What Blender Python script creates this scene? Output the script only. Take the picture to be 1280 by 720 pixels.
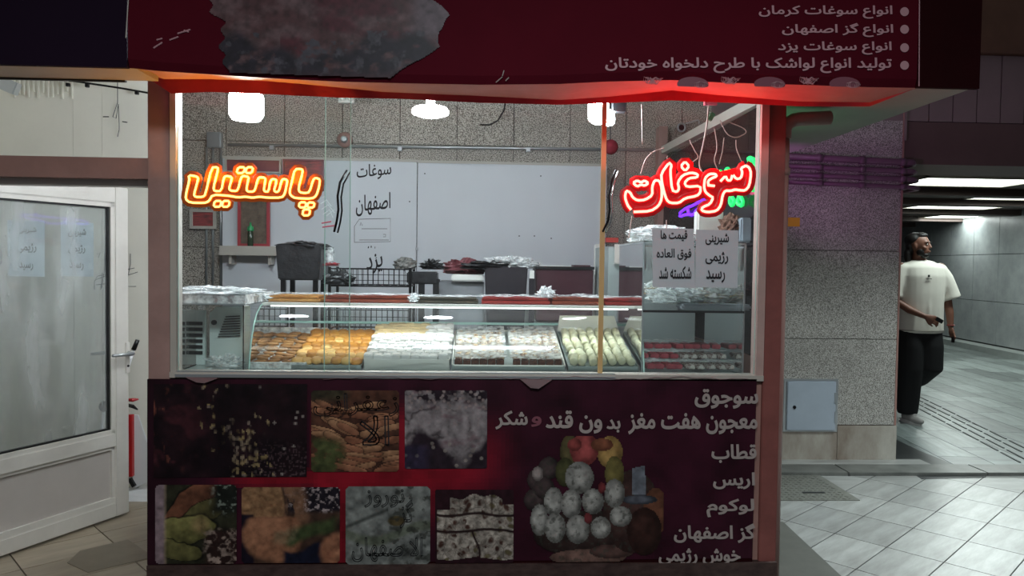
import bpy, bmesh, math, random
import numpy as np
import unicodedata
from mathutils import Vector, Matrix
from mathutils.geometry import tessellate_polygon, delaunay_2d_cdt

for o in list(bpy.data.objects):
    bpy.data.objects.remove(o)
SC = bpy.context.scene
COL = SC.collection
rnd = random.Random(7)
R = math.radians

# ------------------------------------------------------------------ camera
CAM_H, F_PX = 1.42, 930.0
ya, pi_, ro = R(2.6), R(1.85), R(0.75)
Fw = Vector((math.sin(ya)*math.cos(pi_), math.cos(ya)*math.cos(pi_), -math.sin(pi_)))
R0 = Vector((math.cos(ya), -math.sin(ya), 0)); U0 = R0.cross(Fw)
Rt = math.cos(ro)*R0 + math.sin(ro)*U0
Up = math.cos(ro)*U0 - math.sin(ro)*R0
cd = bpy.data.cameras.new('camera'); cam = bpy.data.objects.new('camera', cd); COL.objects.link(cam)
cd.sensor_width = 36; cd.lens = 36*F_PX/1280; cd.clip_start = .05; cd.clip_end = 100
m = Matrix((Rt, Up, -Fw)).transposed().to_4x4(); m.translation = Vector((0, 0, CAM_H)); cam.matrix_world = m
SC.camera = cam

# ------------------------------------------------------------------ world, exposure, station lights
W = bpy.data.worlds.new('world'); SC.world = W; W.use_nodes = True
W.node_tree.nodes['Background'].inputs[0].default_value = (.62, .60, .66, 1)
W.node_tree.nodes['Background'].inputs[1].default_value = .14
SC.view_settings.view_transform = 'Standard'; SC.view_settings.look = 'None'
SC.view_settings.gamma = 1; SC.view_settings.exposure = 0.0; SC.view_settings.use_curve_mapping = False
SC.cycles.transparent_max_bounces = 32
SC.cycles.use_denoising = True
SC.cycles.sample_clamp_indirect = 6

def area(name, loc, size, power, color, rot=(0, 0, 0), spread=180):
    l = bpy.data.lights.new(name, 'AREA'); l.shape = 'RECTANGLE'; l.size, l.size_y = size
    l.energy = power; l.color = color; l.spread = R(spread)
    o = bpy.data.objects.new(name, l); COL.objects.link(o); o.location = loc; o.rotation_euler = rot
    return o
def point(name, loc, power, color, rad=.05):
    l = bpy.data.lights.new(name, 'POINT'); l.energy = power; l.color = color; l.shadow_soft_size = rad
    o = bpy.data.objects.new(name, l); COL.objects.link(o); o.location = loc
    return o
# ceiling lamps of the underpass hall, behind and beside the photographer
area('hall_lamp', (.1, -.1, 3.25), (1.3, .7), 100, (.90, .97, 1.0))
# added unseen fill lamps: right floor and lower pillar, then the person's shirt
area('hall_fill', (2.95, 3.5, 3.2), (1.2, .6), 46, (.84, .97, 1.0), spread=96)
area('hall_fill', (4.9, 3.3, 3.2), (1.2, .6), 15, (.84, .97, 1.0), spread=96)
area('corridor_fill', (4.6, 6.25, 2.38), (1.2, .3), 27, (.86, 1, .97))
area('hall_lamp', (-2.6, -.6, 3.25), (1.3, .7), 20, (1.0, .95, .86))

# ------------------------------------------------------------------ pixel -> world on a plane
def ray(x, y): return Fw + Rt*((x-640)/F_PX) - Up*((y-360)/F_PX)
def at_y(x, y, Y):
    d = ray(x, y); return Vector((0, 0, CAM_H)) + d*(Y/d.y)
def at_z(x, y, Z=0.):
    d = ray(x, y); return Vector((0, 0, CAM_H)) + d*((Z-CAM_H)/d.z)
def at_x(x, y, X):
    d = ray(x, y); return Vector((0, 0, CAM_H)) + d*(X/d.x)

# ------------------------------------------------------------------ materials
def lin(c):
    if isinstance(c, str): c = tuple(int(c[i:i+2], 16)/255 for i in (0, 2, 4))
    return tuple((v/12.92 if v <= .04045 else ((v+.055)/1.055)**2.4) for v in c)
def mat(name, col, rough=.5, metal=0, noise=0, scale=8, bump=0, col2=None, emit=None, es=0, alpha=1, spec=.5, coat=0, stretch=None, sharp=False):
    M = bpy.data.materials.new(name); M.use_nodes = True; nt = M.node_tree; N = nt.nodes; L = nt.links
    b = N['Principled BSDF']; c = lin(col)
    b.inputs['Base Color'].default_value = (*c, 1); b.inputs['Roughness'].default_value = rough
    b.inputs['Metallic'].default_value = metal; b.inputs['Alpha'].default_value = alpha
    b.inputs['Specular IOR Level'].default_value = spec; b.inputs['Coat Weight'].default_value = coat
    if emit: b.inputs['Emission Color'].default_value = (*lin(emit), 1); b.inputs['Emission Strength'].default_value = es
    if noise or col2 or bump:
        tc = N.new('ShaderNodeTexCoord'); mp = N.new('ShaderNodeMapping'); L.new(tc.outputs['Object'], mp.inputs[0])
        if stretch: mp.inputs['Scale'].default_value = stretch
        t = N.new('ShaderNodeTexNoise'); t.inputs['Scale'].default_value = scale; t.inputs['Detail'].default_value = 6; t.inputs['Roughness'].default_value = .65
        L.new(mp.outputs[0], t.inputs[0])
        r = N.new('ShaderNodeValToRGB'); L.new(t.outputs[0], r.inputs[0])
        if sharp: r.color_ramp.elements[0].position = .44; r.color_ramp.elements[1].position = .56
        else: r.color_ramp.elements[0].position = .3; r.color_ramp.elements[1].position = .7
        k = noise or .0
        ca = tuple(v*(1-k) for v in c); cb = lin(col2) if col2 else tuple(min(1, v*(1+k)) for v in c)
        if col2: ca = c
        r.color_ramp.elements[0].color = (*ca, 1); r.color_ramp.elements[1].color = (*cb, 1)
        L.new(r.outputs[0], b.inputs['Base Color'])
        if bump:
            bp = N.new('ShaderNodeBump'); bp.inputs['Strength'].default_value = bump; bp.inputs['Distance'].default_value = .01
            L.new(t.outputs[0], bp.inputs['Height']); L.new(bp.outputs[0], b.inputs['Normal'])
    return M
def granite(name, dark, light, scale=260, var=.06):
    M = mat(name, dark, .45, col2=light, scale=scale, sharp=True)
    nt = M.node_tree; N = nt.nodes; L = nt.links
    t = N.new('ShaderNodeTexNoise'); t.inputs['Scale'].default_value = 1.7; t.inputs['Detail'].default_value = 5
    tc = [n for n in N if n.type == 'TEX_COORD'][0]; L.new(tc.outputs['Object'], t.inputs[0])
    oi = N.new('ShaderNodeObjectInfo')
    ad = N.new('ShaderNodeMath'); ad.operation = 'MULTIPLY_ADD'; ad.inputs[1].default_value = var; L.new(oi.outputs['Random'], ad.inputs[0]); L.new(t.outputs[0], ad.inputs[2])
    r = N.new('ShaderNodeMapRange'); r.inputs[1].default_value = .35; r.inputs[2].default_value = .85; r.inputs[3].default_value = .68; r.inputs[4].default_value = 1.12; L.new(ad.outputs[0], r.inputs[0])
    mx = N.new('ShaderNodeMix'); mx.data_type = 'RGBA'; mx.blend_type = 'MULTIPLY'; mx.inputs[0].default_value = 1
    src = N['Principled BSDF'].inputs['Base Color'].links[0].from_socket
    L.new(src, mx.inputs[6]); L.new(r.outputs[0], mx.inputs[7]); L.new(mx.outputs[2], N['Principled BSDF'].inputs['Base Color'])
    return M
def glass(name, tint=(.93, .98, .97), f=1.0, rough=.02, smear=.0):
    M = bpy.data.materials.new(name); M.use_nodes = True; nt = M.node_tree; N = nt.nodes; L = nt.links; N.clear()
    o = N.new('ShaderNodeOutputMaterial'); tr = N.new('ShaderNodeBsdfTransparent'); gl = N.new('ShaderNodeBsdfGlossy')
    tr.inputs[0].default_value = (*tint, 1); gl.inputs['Roughness'].default_value = rough
    fr = N.new('ShaderNodeFresnel'); fr.inputs[0].default_value = 1.45
    mu = N.new('ShaderNodeMath'); mu.operation = 'MULTIPLY'; mu.inputs[1].default_value = f; mu.use_clamp = True; L.new(fr.outputs[0], mu.inputs[0])
    mx = N.new('ShaderNodeMixShader'); L.new(mu.outputs[0], mx.inputs[0]); L.new(tr.outputs[0], mx.inputs[1]); L.new(gl.outputs[0], mx.inputs[2])
    last = mx
    if smear:   # grease and dust on the pane
        df = N.new('ShaderNodeBsdfDiffuse'); df.inputs[0].default_value = (.8, .82, .8, 1)
        tc = N.new('ShaderNodeTexCoord'); mp = N.new('ShaderNodeMapping'); mp.inputs['Scale'].default_value = (3, 3, .8); L.new(tc.outputs['Object'], mp.inputs[0])
        t = N.new('ShaderNodeTexNoise'); t.inputs['Scale'].default_value = 2.5; t.inputs['Detail'].default_value = 8; L.new(mp.outputs[0], t.inputs[0])
        r = N.new('ShaderNodeMapRange'); r.inputs[1].default_value = .4; r.inputs[2].default_value = .8; r.inputs[3].default_value = smear*.3; r.inputs[4].default_value = smear; L.new(t.outputs[0], r.inputs[0])
        m2 = N.new('ShaderNodeMixShader'); L.new(r.outputs[0], m2.inputs[0]); L.new(mx.outputs[0], m2.inputs[1]); L.new(df.outputs[0], m2.inputs[2]); last = m2
    L.new(last.outputs[0], o.inputs[0])
    return M
def film(name, opacity=.45, col=(.9, .93, .93)):   # thin clear plastic sheeting
    M = bpy.data.materials.new(name); M.use_nodes = True; nt = M.node_tree; N = nt.nodes; L = nt.links; N.clear()
    o = N.new('ShaderNodeOutputMaterial'); tr = N.new('ShaderNodeBsdfTransparent'); p = N.new('ShaderNodeBsdfPrincipled')
    p.inputs['Base Color'].default_value = (*col, 1); p.inputs['Roughness'].default_value = .15
    tc = N.new('ShaderNodeTexCoord'); t = N.new('ShaderNodeTexNoise'); t.inputs['Scale'].default_value = 30; t.inputs['Detail'].default_value = 4; L.new(tc.outputs['Object'], t.inputs[0])
    r = N.new('ShaderNodeMapRange'); r.inputs[1].default_value = .35; r.inputs[2].default_value = .65; r.inputs[3].default_value = opacity*.3; r.inputs[4].default_value = min(1, opacity*1.7); L.new(t.outputs[0], r.inputs[0])
    mx = N.new('ShaderNodeMixShader'); L.new(r.outputs[0], mx.inputs[0]); L.new(tr.outputs[0], mx.inputs[1]); L.new(p.outputs[0], mx.inputs[2]); L.new(mx.outputs[0], o.inputs[0])
    return M
def printmat(name, rough=.45):
    M = bpy.data.materials.new(name); M.use_nodes = True; nt = M.node_tree; N = nt.nodes
    a = N.new('ShaderNodeVertexColor'); a.layer_name = 'Col'; b = N['Principled BSDF']; b.inputs['Roughness'].default_value = rough
    b.inputs['Specular IOR Level'].default_value = .25
    nt.links.new(a.outputs[0], b.inputs['Base Color']); return M

M = {}
M['print'] = printmat('print')
M['white_metal'] = mat('white_metal', 'b4aea4', .4, noise=.06, scale=5)
M['white_pvc'] = mat('white_pvc', 'd2cfc6', .35, noise=.07, scale=6)
M['pvc_panel'] = mat('pvc_panel', 'bab4ad', .45, noise=.08, scale=3)
M['gasket'] = mat('gasket', '141414', .6)
M['brown_post'] = mat('brown_post', 'a08078', .5, noise=.15, scale=6, bump=.1)
M['red_post'] = mat('red_post', '824c46', .45, noise=.18, scale=7, bump=.1)
M['brown_beam'] = mat('brown_beam', 'a07a70', .5, noise=.15, scale=5)
M['cream'] = mat('cream_panel', 'e4e2d6', .5, noise=.05, scale=2)
M['board'] = mat('white_board', 'd2d5da', .42, noise=.03, scale=2, spec=.35)
M['cream_wood'] = mat('cream_wood', 'd8d4cc', .5)
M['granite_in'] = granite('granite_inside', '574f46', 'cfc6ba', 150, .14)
M['granite_pillar'] = granite('granite_pillar', '716d65', 'dad6ce', 190, .02)
M['marble'] = mat('marble_plinth', '7a6a5c', .4, col2='bab6ab', scale=3.2, bump=.05, stretch=(1, 1, .45))
M['tile_wall'] = mat('wall_tile', '84898a', .3, col2='9ea3a3', scale=4)
M['dark_ceiling'] = mat('dark_ceiling', '4a3c38', .6, noise=.1)
M['grout'] = mat('grout', '3b3c3a', .9, noise=.2, scale=30)
M['black'] = mat('black_plastic', '121214', .4)
M['black_metal'] = mat('black_metal', '18181a', .35, .6)
M['chrome'] = mat('chrome', 'cfd2d4', .18, .9)
M['steel'] = mat('steel', 'b9bec0', .3, .7)
M['glass'] = glass('window_glass', smear=.035)
M['case_glass'] = glass('case_glass', (.95, .985, .98), 1.1, smear=.035)
M['door_glass'] = glass('door_glass', (.86, .9, .9), 1.6, .03, smear=.42)
M['glass_edge'] = mat('glass_edge', '9fc0b5', .2, emit=None)
M['film'] = film('plastic_film'); M['film2'] = film('plastic_film_dense', .62)
M['bulb'] = mat('bulb_glow', 'ffffff', .5, emit='eef6ff', es=135)
M['panel_glow'] = mat('panel_glow', 'ffffff', .5, emit='f4fff2', es=4.2)
M['paper'] = mat('paper', 'c9ced2', .7)
M['ink'] = mat('ink', '16161c', .6)
M['ink_red'] = mat('ink_red', '5a1418', .6)
M['letter'] = mat('letter_print', 'a0948f', .6)
M['letter_top'] = mat('letter_print_top', 'b88c92', .6)

# ------------------------------------------------------------------ mesh builder
class MB:
    def __init__(s): s.v = []; s.f = []
    def add(s, vs, fs):
        n = len(s.v); s.v += [tuple(p) for p in vs]; s.f += [tuple(n+i for i in q) for q in fs]; return s
    def box(s, x0, x1, y0, y1, z0, z1):
        return s.add([(x, y, z) for z in (z0, z1) for y in (y0, y1) for x in (x0, x1)],
                     [(0, 2, 3, 1), (4, 5, 7, 6), (0, 1, 5, 4), (2, 6, 7, 3), (0, 4, 6, 2), (1, 3, 7, 5)])
    def cbox(s, c, d, mtx=None):
        n = len(s.v); s.box(-d[0]/2, d[0]/2, -d[1]/2, d[1]/2, -d[2]/2, d[2]/2)
        for i in range(n, len(s.v)):
            p = Vector(s.v[i]); p = (mtx @ p if mtx else p) + Vector(c); s.v[i] = tuple(p)
        return s
    def bar(s, a, b, w, h=None, up=(0, 0, 1)):
        a, b = Vector(a), Vector(b); d = b-a; l = d.length; d.normalize(); u = Vector(up)
        if abs(d.dot(u)) > .95: u = Vector((0, 1, 0))
        sd = d.cross(u).normalized(); u = sd.cross(d)
        return s.cbox((a+b)/2, (w, l, h or w), Matrix((sd, d, u)).transposed())
    def quad(s, a, b, c, d): return s.add([a, b, c, d], [(0, 1, 2, 3)])
    def tube(s, pts, r, n=8, closed=False, caps=True, flat=1.0, nrm=None):
        P = [Vector(p) for p in pts]; k = len(P); rs = r if isinstance(r, (list, tuple)) else [r]*k
        rings = []; prev = None
        for i, p in enumerate(P):
            t = ((P[(i+1) % k] if closed or i < k-1 else p) - (P[i-1] if closed or i > 0 else p))
            if t.length < 1e-9: t = Vector((0, 0, 1))
            t.normalize()
            if nrm is not None: u = Vector(nrm) - t*Vector(nrm).dot(t)
            elif prev is None:
                u = Vector((0, 0, 1)) if abs(t.z) < .9 else Vector((1, 0, 0)); u = u - t*u.dot(t)
            else: u = prev - t*prev.dot(t)
            if u.length < 1e-6: u = t.orthogonal()
            u.normalize(); prev = u; w = t.cross(u)
            rings.append([p + (w*math.cos(2*math.pi*j/n) + u*math.sin(2*math.pi*j/n)*flat)*rs[i] for j in range(n)])
        base = len(s.v); s.v += [tuple(q) for rg in rings for q in rg]
        for i in range(k if closed else k-1):
            a = base+i*n; b = base+((i+1) % k)*n
            for j in range(n): s.f.append((a+j, a+(j+1) % n, b+(j+1) % n, b+j))
        if caps and not closed:
            s.f.append(tuple(base+j for j in reversed(range(n)))); s.f.append(tuple(base+(k-1)*n+j for j in range(n)))
        return s
    def loft(s, rings):   # rings: list of equal-length point lists
        n = len(rings[0]); base = len(s.v); s.v += [tuple(q) for rg in rings for q in rg]
        for i in range(len(rings)-1):
            a = base+i*n; b = a+n
            for j in range(n): s.f.append((a+j, a+(j+1) % n, b+(j+1) % n, b+j))
        s.f.append(tuple(base+j for j in reversed(range(n)))); s.f.append(tuple(base+(len(rings)-1)*n+j for j in range(n)))
        return s
    def ell(s, c, r, n=10, m_=7, mtx=None, jit=0, rg=None):
        c = Vector(c); vs = [(0, 0, -1)]
        for i in range(1, m_):
            t = -math.pi/2+math.pi*i/m_
            for j in range(n): vs.append((math.cos(t)*math.cos(2*math.pi*j/n), math.cos(t)*math.sin(2*math.pi*j/n), math.sin(t)))
        vs.append((0, 0, 1)); out = []
        for p in vs:
            q = Vector((p[0]*r[0], p[1]*r[1], p[2]*r[2]))
            if jit: q *= 1+(rg or rnd).uniform(-jit, jit)
            out.append((mtx @ q if mtx else q)+c)
        fs = [(0, 1+(j+1) % n, 1+j) for j in range(n)]
        for i in range(m_-2):
            for j in range(n): a = 1+i*n; fs.append((a+j, a+(j+1) % n, a+n+(j+1) % n, a+n+j))
        a = 1+(m_-2)*n; fs += [(a+j, a+(j+1) % n, len(vs)-1) for j in range(n)]
        return s.add(out, fs)
    def lathe(s, c, prof, n=16, axis='z'):
        rings = []
        for r, h in prof:
            rg = []
            for j in range(n):
                a = 2*math.pi*j/n; x, y = r*math.cos(a), r*math.sin(a)
                q = (x, y, h) if axis == 'z' else (x, h, y) if axis == 'y' else (h, x, y)
                rg.append(Vector(q)+Vector(c))
            rings.append(rg)
        return s.loft(rings)
    def prism(s, poly, y0, y1):     # polygon of (x, z) extruded along y
        n = len(poly); base = len(s.v)
        s.v += [(p[0], y0, p[1]) for p in poly]+[(p[0], y1, p[1]) for p in poly]
        s.f.append(tuple(base+i for i in range(n))); s.f.append(tuple(base+n+i for i in reversed(range(n))))
        for i in range(n): j = (i+1) % n; s.f.append((base+i, base+n+i, base+n+j, base+j))
        return s
    def mesh(s, name, org=(0, 0, 0), smooth=False, bevel=0):
        o = Vector(org); me = bpy.data.meshes.new(name); me.from_pydata([tuple(Vector(v)-o) for v in s.v], [], s.f); me.validate()
        bm = bmesh.new(); bm.from_mesh(me); bmesh.ops.recalc_face_normals(bm, faces=bm.faces)
        if bevel:
            bmesh.ops.bevel(bm, geom=[e for e in bm.edges], offset=bevel, segments=2, affect='EDGES', clamp_overlap=True)
        bm.to_mesh(me); bm.free()
        if smooth:
            for p in me.polygons: p.use_smooth = True
        return me

ORG = {}
ORD = ['front', 'second', 'third', 'fourth', 'fifth', 'sixth', 'seventh', 'eighth', 'ninth', 'tenth', 'eleventh', 'twelfth', 'thirteenth', 'fourteenth']
def place(j, i): return ', %s row%s, %s from the left' % (ORD[j], '' if j == 0 else ' from the front', 'first' if i == 0 else ORD[i])
def tag(o, label=None, cat=None, group=None, kind=None):
    if label: o['label'] = label
    if cat: o['category'] = cat
    if group: o['group'] = group
    if kind: o['kind'] = kind
    return o
def T(name, label, cat, loc=(0, 0, 0), group=None, kind=None, rot=None):
    o = bpy.data.objects.new(name, None); COL.objects.link(o); o.location = loc; o.empty_display_size = .05
    if rot: o.rotation_euler = rot
    ORG[o.name] = Vector((0, 0, 0)) if rot is not None else Vector(loc)
    return tag(o, label, cat, group, kind)
def put(name, mb, material, parent=None, smooth=False, bevel=0, loc=None, **kw):
    me = mb if isinstance(mb, bpy.types.Mesh) else None
    if parent is not None: org = ORG[parent.name]
    elif loc is not None: org = Vector(loc)
    else:
        a = np.array(mb.v); org = Vector(((a[:, 0].min()+a[:, 0].max())/2, (a[:, 1].min()+a[:, 1].max())/2, a[:, 2].min()))
    if me is None: me = mb.mesh(name, org, smooth, bevel)
    if material: me.materials.clear(); me.materials.append(M[material] if isinstance(material, str) else material)
    o = bpy.data.objects.new(name, me); COL.objects.link(o); ORG[o.name] = org
    if parent is not None: o.parent = parent
    else: o.location = org
    return tag(o, **kw)
def S(name, mb, material, parent=None, **kw):
    return put(name, mb, material, parent, kind='structure' if parent is None else None, **kw)
def copy(o, loc=None, rot=None, parent=None, label=None):
    c = o.copy(); COL.objects.link(c); ORG[c.name] = ORG.get(o.name, Vector())
    if loc is not None: c.location = loc
    if rot is not None: c.rotation_euler = rot
    if parent is not None: c.parent = parent
    if label: c['label'] = label
    for ch in [x for x in o.children]:
        d = ch.copy(); COL.objects.link(d); d.parent = c; ORG[d.name] = ORG.get(ch.name, Vector())
    return c

# ------------------------------------------------------------------ writing
FT = {}
for cp in list(range(0xFB50, 0xFC00))+list(range(0xFE70, 0xFEFD)):
    d = unicodedata.decomposition(chr(cp)).split()
    if len(d) >= 2 and d[0] in ('<isolated>', '<final>', '<initial>', '<medial>'):
        FT[(tuple(int(x, 16) for x in d[1:]), d[0][1:4])] = chr(cp)
def shape(s):
    out = []; i = 0; n = len(s)
    can = lambda c, k: ((ord(c),), k) in FT
    while i < n:
        c = s[i]
        if c == 'ل' and i+1 < n and s[i+1] == 'ا':
            out.append(FT[((0x644, 0x627), 'fin' if i > 0 and can(s[i-1], 'ini') else 'iso')]); i += 2; continue
        if can(c, 'iso'):
            pv = i > 0 and can(s[i-1], 'ini') and can(c, 'fin'); nx = i+1 < n and can(c, 'ini') and can(s[i+1], 'fin')
            out.append(FT[((ord(c),), 'med' if pv and nx else 'fin' if pv else 'ini' if nx else 'iso')])
        else: out.append(c)
        i += 1
    return ''.join(reversed(out))
TXT = {}
def contours(s):
    if s in TXT: return TXT[s]
    cu = bpy.data.curves.new('t', 'FONT'); cu.body = shape(s); cu.size = 1; cu.fill_mode = 'NONE'; cu.resolution_u = 3
    o = bpy.data.objects.new('t', cu); COL.objects.link(o); bpy.context.view_layer.update()
    dg = bpy.context.evaluated_depsgraph_get(); cv = o.to_curve(dg); loops = []
    for sp_ in cv.splines:
        bp = sp_.bezier_points; lp = []
        for k in range(len(bp)):
            a, b = bp[k], bp[(k+1) % len(bp)]
            for q in range(4):
                t = q/4; w = 1-t; p = a.co*w**3+a.handle_right*3*w*w*t+b.handle_left*3*w*t*t+b.co*t**3
                if not lp or abs(lp[-1][0]-p.x)+abs(lp[-1][1]-p.y) > 1e-4: lp.append((p.x, p.y))
        if len(lp) > 3: loops.append(lp)
    o.to_curve_clear(); bpy.data.objects.remove(o); bpy.data.curves.remove(cu)
    TXT[s] = loops; return loops
def offset_loop(l, d):
    n = len(l); out = []
    for i in range(n):
        a = Vector(l[i-1]); b = Vector(l[i]); c = Vector(l[(i+1) % n]); e1 = (b-a); e2 = (c-b)
        if e1.length < 1e-9 or e2.length < 1e-9: out.append(tuple(b)); continue
        e1.normalize(); e2.normalize(); n1_ = Vector((e1.y, -e1.x)); n2_ = Vector((e2.y, -e2.x)); m_ = n1_+n2_
        if m_.length < .3: m_ = n1_.copy()
        m_.normalize(); k = max(.5, m_.dot(n1_)); q = b+m_*(d/k); out.append((q.x, q.y))
    return out
def inside(p, poly):
    c = False; j = len(poly)-1
    for i in range(len(poly)):
        a, b = poly[i], poly[j]
        if (a[1] > p[1]) != (b[1] > p[1]) and p[0] < (b[0]-a[0])*(p[1]-a[1])/(b[1]-a[1]+1e-12)+a[0]: c = not c
        j = i
    return c
def area2(l): return sum(l[i-1][0]*l[i][1]-l[i][0]*l[i-1][1] for i in range(len(l)))/2
def text_mb(s, fn, bold=.0, fill=True):
    """fn maps (u,v) in the 0..1 ink box to a world point"""
    lp = [l for l in contours(s) if len(l) > 2]
    xs = [p[0] for l in lp for p in l]; ys = [p[1] for l in lp for p in l]
    x0, x1, y0, y1 = min(xs), max(xs), min(ys), max(ys)
    def W_(p): return fn((p[0]-x0)/(x1-x0), (p[1]-y0)/(y1-y0))
    mb = MB()
    big = max(lp, key=lambda l: abs(area2(l))); sd = 1 if area2(big) > 0 else -1
    if fill:    # union of the self crossing strokes: triangulate, keep what the winding number says is ink
        loops = [offset_loop(l, bold*sd) for l in lp]; V = []; E_ = []
        for l in loops:
            b0 = len(V); V += [Vector(p) for p in l]; E_ += [(b0+k, b0+(k+1) % len(l)) for k in range(len(l))]
        vo, _, fo_, _, _, _ = delaunay_2d_cdt(V, E_, [], 0, 1e-6)
        P = np.array([(p.x, p.y) for p in vo]); F_ = np.array([f for f in fo_ if len(f) == 3]); ce = P[F_].mean(1); wn_ = np.zeros(len(ce), int)
        for l in loops:
            a = np.array(l); b = np.roll(a, -1, 0)
            for (ax, ay), (bx, by) in zip(a, b):
                sd_ = (bx-ax)*(ce[:, 1]-ay)-(by-ay)*(ce[:, 0]-ax)
                wn_ += ((ay <= ce[:, 1]) & (by > ce[:, 1]) & (sd_ > 0)).astype(int); wn_ -= ((ay > ce[:, 1]) & (by <= ce[:, 1]) & (sd_ < 0)).astype(int)
        mb.add([W_(p) for p in P.tolist()], [tuple(f) for f in F_[wn_*sd > 0].tolist()])
    if not fill:
        for l in lp:
            for i in range(len(l)):
                a = Vector(l[i-1]); b = Vector(l[i]); d = b-a
                if d.length < 1e-6: continue
                d.normalize(); n = Vector((-d.y, d.x))*bold; e = d*bold*.5
                mb.quad(*[W_(q) for q in (a-e-n, b+e-n, b+e+n, a-e+n)])
    return mb
def text_px(name, s, box, Y, material, parent, bold=.02, fill=True):
    x0, y0, x1, y1 = box
    a = at_y(x0, y1, Y); b = at_y(x1, y1, Y); c = at_y(x0, y0, Y)
    fn = lambda u, v: (a.x+(b.x-a.x)*u+(c.x-a.x)*v, Y, a.z+(b.z-a.z)*u+(c.z-a.z)*v)
    return put(name, text_mb(s, fn, bold, fill), material, parent)

# ------------------------------------------------------------------ printed pictures (flat colour print)
def h2(ix, iy, s):
    v = np.sin(ix*127.1+iy*311.7+s*74.7)*43758.5453; return v-np.floor(v)
def vn(x, y, s=0):
    ix, iy = np.floor(x), np.floor(y); fx, fy = x-ix, y-iy; fx = fx*fx*(3-2*fx); fy = fy*fy*(3-2*fy)
    return (h2(ix, iy, s)*(1-fx)+h2(ix+1, iy, s)*fx)*(1-fy)+(h2(ix, iy+1, s)*(1-fx)+h2(ix+1, iy+1, s)*fx)*fy
def fbm(x, y, s=0, o=4): return sum(vn(x*2**k, y*2**k, s+k)*.5**(k+1) for k in range(o))
def wor(x, y, s=0):
    ix, iy = np.floor(x), np.floor(y); f1 = np.full(x.shape, 9.); f2 = f1.copy(); cid = np.zeros(x.shape)
    for dx in (-1, 0, 1):
        for dy in (-1, 0, 1):
            cx, cy = ix+dx, iy+dy; px = cx+h2(cx, cy, s); py = cy+h2(cx, cy, s+9.)
            d = np.hypot(x-px, y-py); nw = d < f1
            f2 = np.where(nw, f1, np.minimum(f2, d)); cid = np.where(nw, h2(cx, cy, s+3), cid); f1 = np.where(nw, d, f1)
    return f1, f2, cid
def C3(h): return np.array(lin(h))
def mixc(a, b, t): t = np.clip(t, 0, 1)[..., None]; return a*(1-t)+b*t
def sst(a, b, x): t = np.clip((x-a)/(b-a), 0, 1); return t*t*(3-2*t)
DESAT = .3
def picture(name, box, Y, func, parent, nx, nz, gain=1.0, label=None, th=.0015):
    """box in px; func(u, v (down)) -> rgb, mask"""
    x0, y0, x1, y1 = box
    u, v = np.meshgrid((np.arange(nx)+.5)/nx, (np.arange(nz)+.5)/nz)
    rgb, mask = func(u, v); g_ = rgb.mean(-1, keepdims=True); rgb = (rgb*(1-DESAT)+g_*DESAT)*(.35+1.3*fbm(u*nx/6, v*nz/6, 77, 4))[..., None]; rgb = np.clip(rgb*gain, 0, 1)
    A, B, Cc = at_y(x0, y0, Y), at_y(x1, y0, Y), at_y(x0, y1, Y)
    gu, gv = np.meshgrid(np.arange(nx+1)/nx, np.arange(nz+1)/nz)
    X = A.x+(B.x-A.x)*gu+(Cc.x-A.x)*gv; Z = A.z+(B.z-A.z)*gu+(Cc.z-A.z)*gv
    org = ORG[parent.name]
    vs = np.stack([X-org.x, np.full(X.shape, Y)-org.y, Z-org.z], -1).reshape(-1, 3)
    idx = np.arange((nx+1)*(nz+1)).reshape(nz+1, nx+1)
    f = np.stack([idx[1:, :-1], idx[1:, 1:], idx[:-1, 1:], idx[:-1, :-1]], -1)
    keep = mask.reshape(-1) > .5; f = f.reshape(-1, 4)[keep]; cols = rgb.reshape(-1, 3)[keep]
    me = bpy.data.meshes.new(name); me.from_pydata(vs.tolist(), [], f.tolist())
    ca = me.color_attributes.new('Col', 'FLOAT_COLOR', 'CORNER')
    cc = np.ones((len(f), 4, 4), dtype=np.float32); cc[:, :, :3] = cols[:, None, :]
    ca.data.foreach_set('color', cc.reshape(-1))
    me.materials.append(M['print']); o = bpy.data.objects.new(name, me); COL.objects.link(o); o.parent = parent; ORG[o.name] = org
    if label: o['label'] = label
    return o
def rr(u, v, r=.06): # rounded rectangle mask
    du = np.maximum(np.abs(u-.5)-(.5-r), 0); dv = np.maximum(np.abs(v-.5)-(.5-r), 0); return (np.hypot(du, dv) < r)*1.

# =================================================================== THE SETTING
def clip(poly, a, b, c):      # keep a*x+b*y<=c
    out = []
    for i in range(len(poly)):
        p, q = poly[i-1], poly[i]; fp = a*p[0]+b*p[1]-c; fq = a*q[0]+b*q[1]-c
        if (fp <= 0) != (fq <= 0): t = fp/(fp-fq); out.append((p[0]+(q[0]-p[0])*t, p[1]+(q[1]-p[1])*t))
        if fq <= 0: out.append(q)
    return out
def flat_prism(poly, z0, z1):
    mb = MB(); n = len(poly)
    mb.v = [(p[0], p[1], z0) for p in poly]+[(p[0], p[1], z1) for p in poly]
    mb.f = [tuple(reversed(range(n))), tuple(range(n, 2*n))]+[(i, (i+1) % n, n+(i+1) % n, n+i) for i in range(n)]
    return mb
def proj(p):
    v = Vector(p)-Vector((0, 0, CAM_H)); z = v.dot(Fw)
    if z < .2: return (-999, -999)
    return 640+F_PX*v.dot(Rt)/z, 360-F_PX*v.dot(Up)/z
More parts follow.
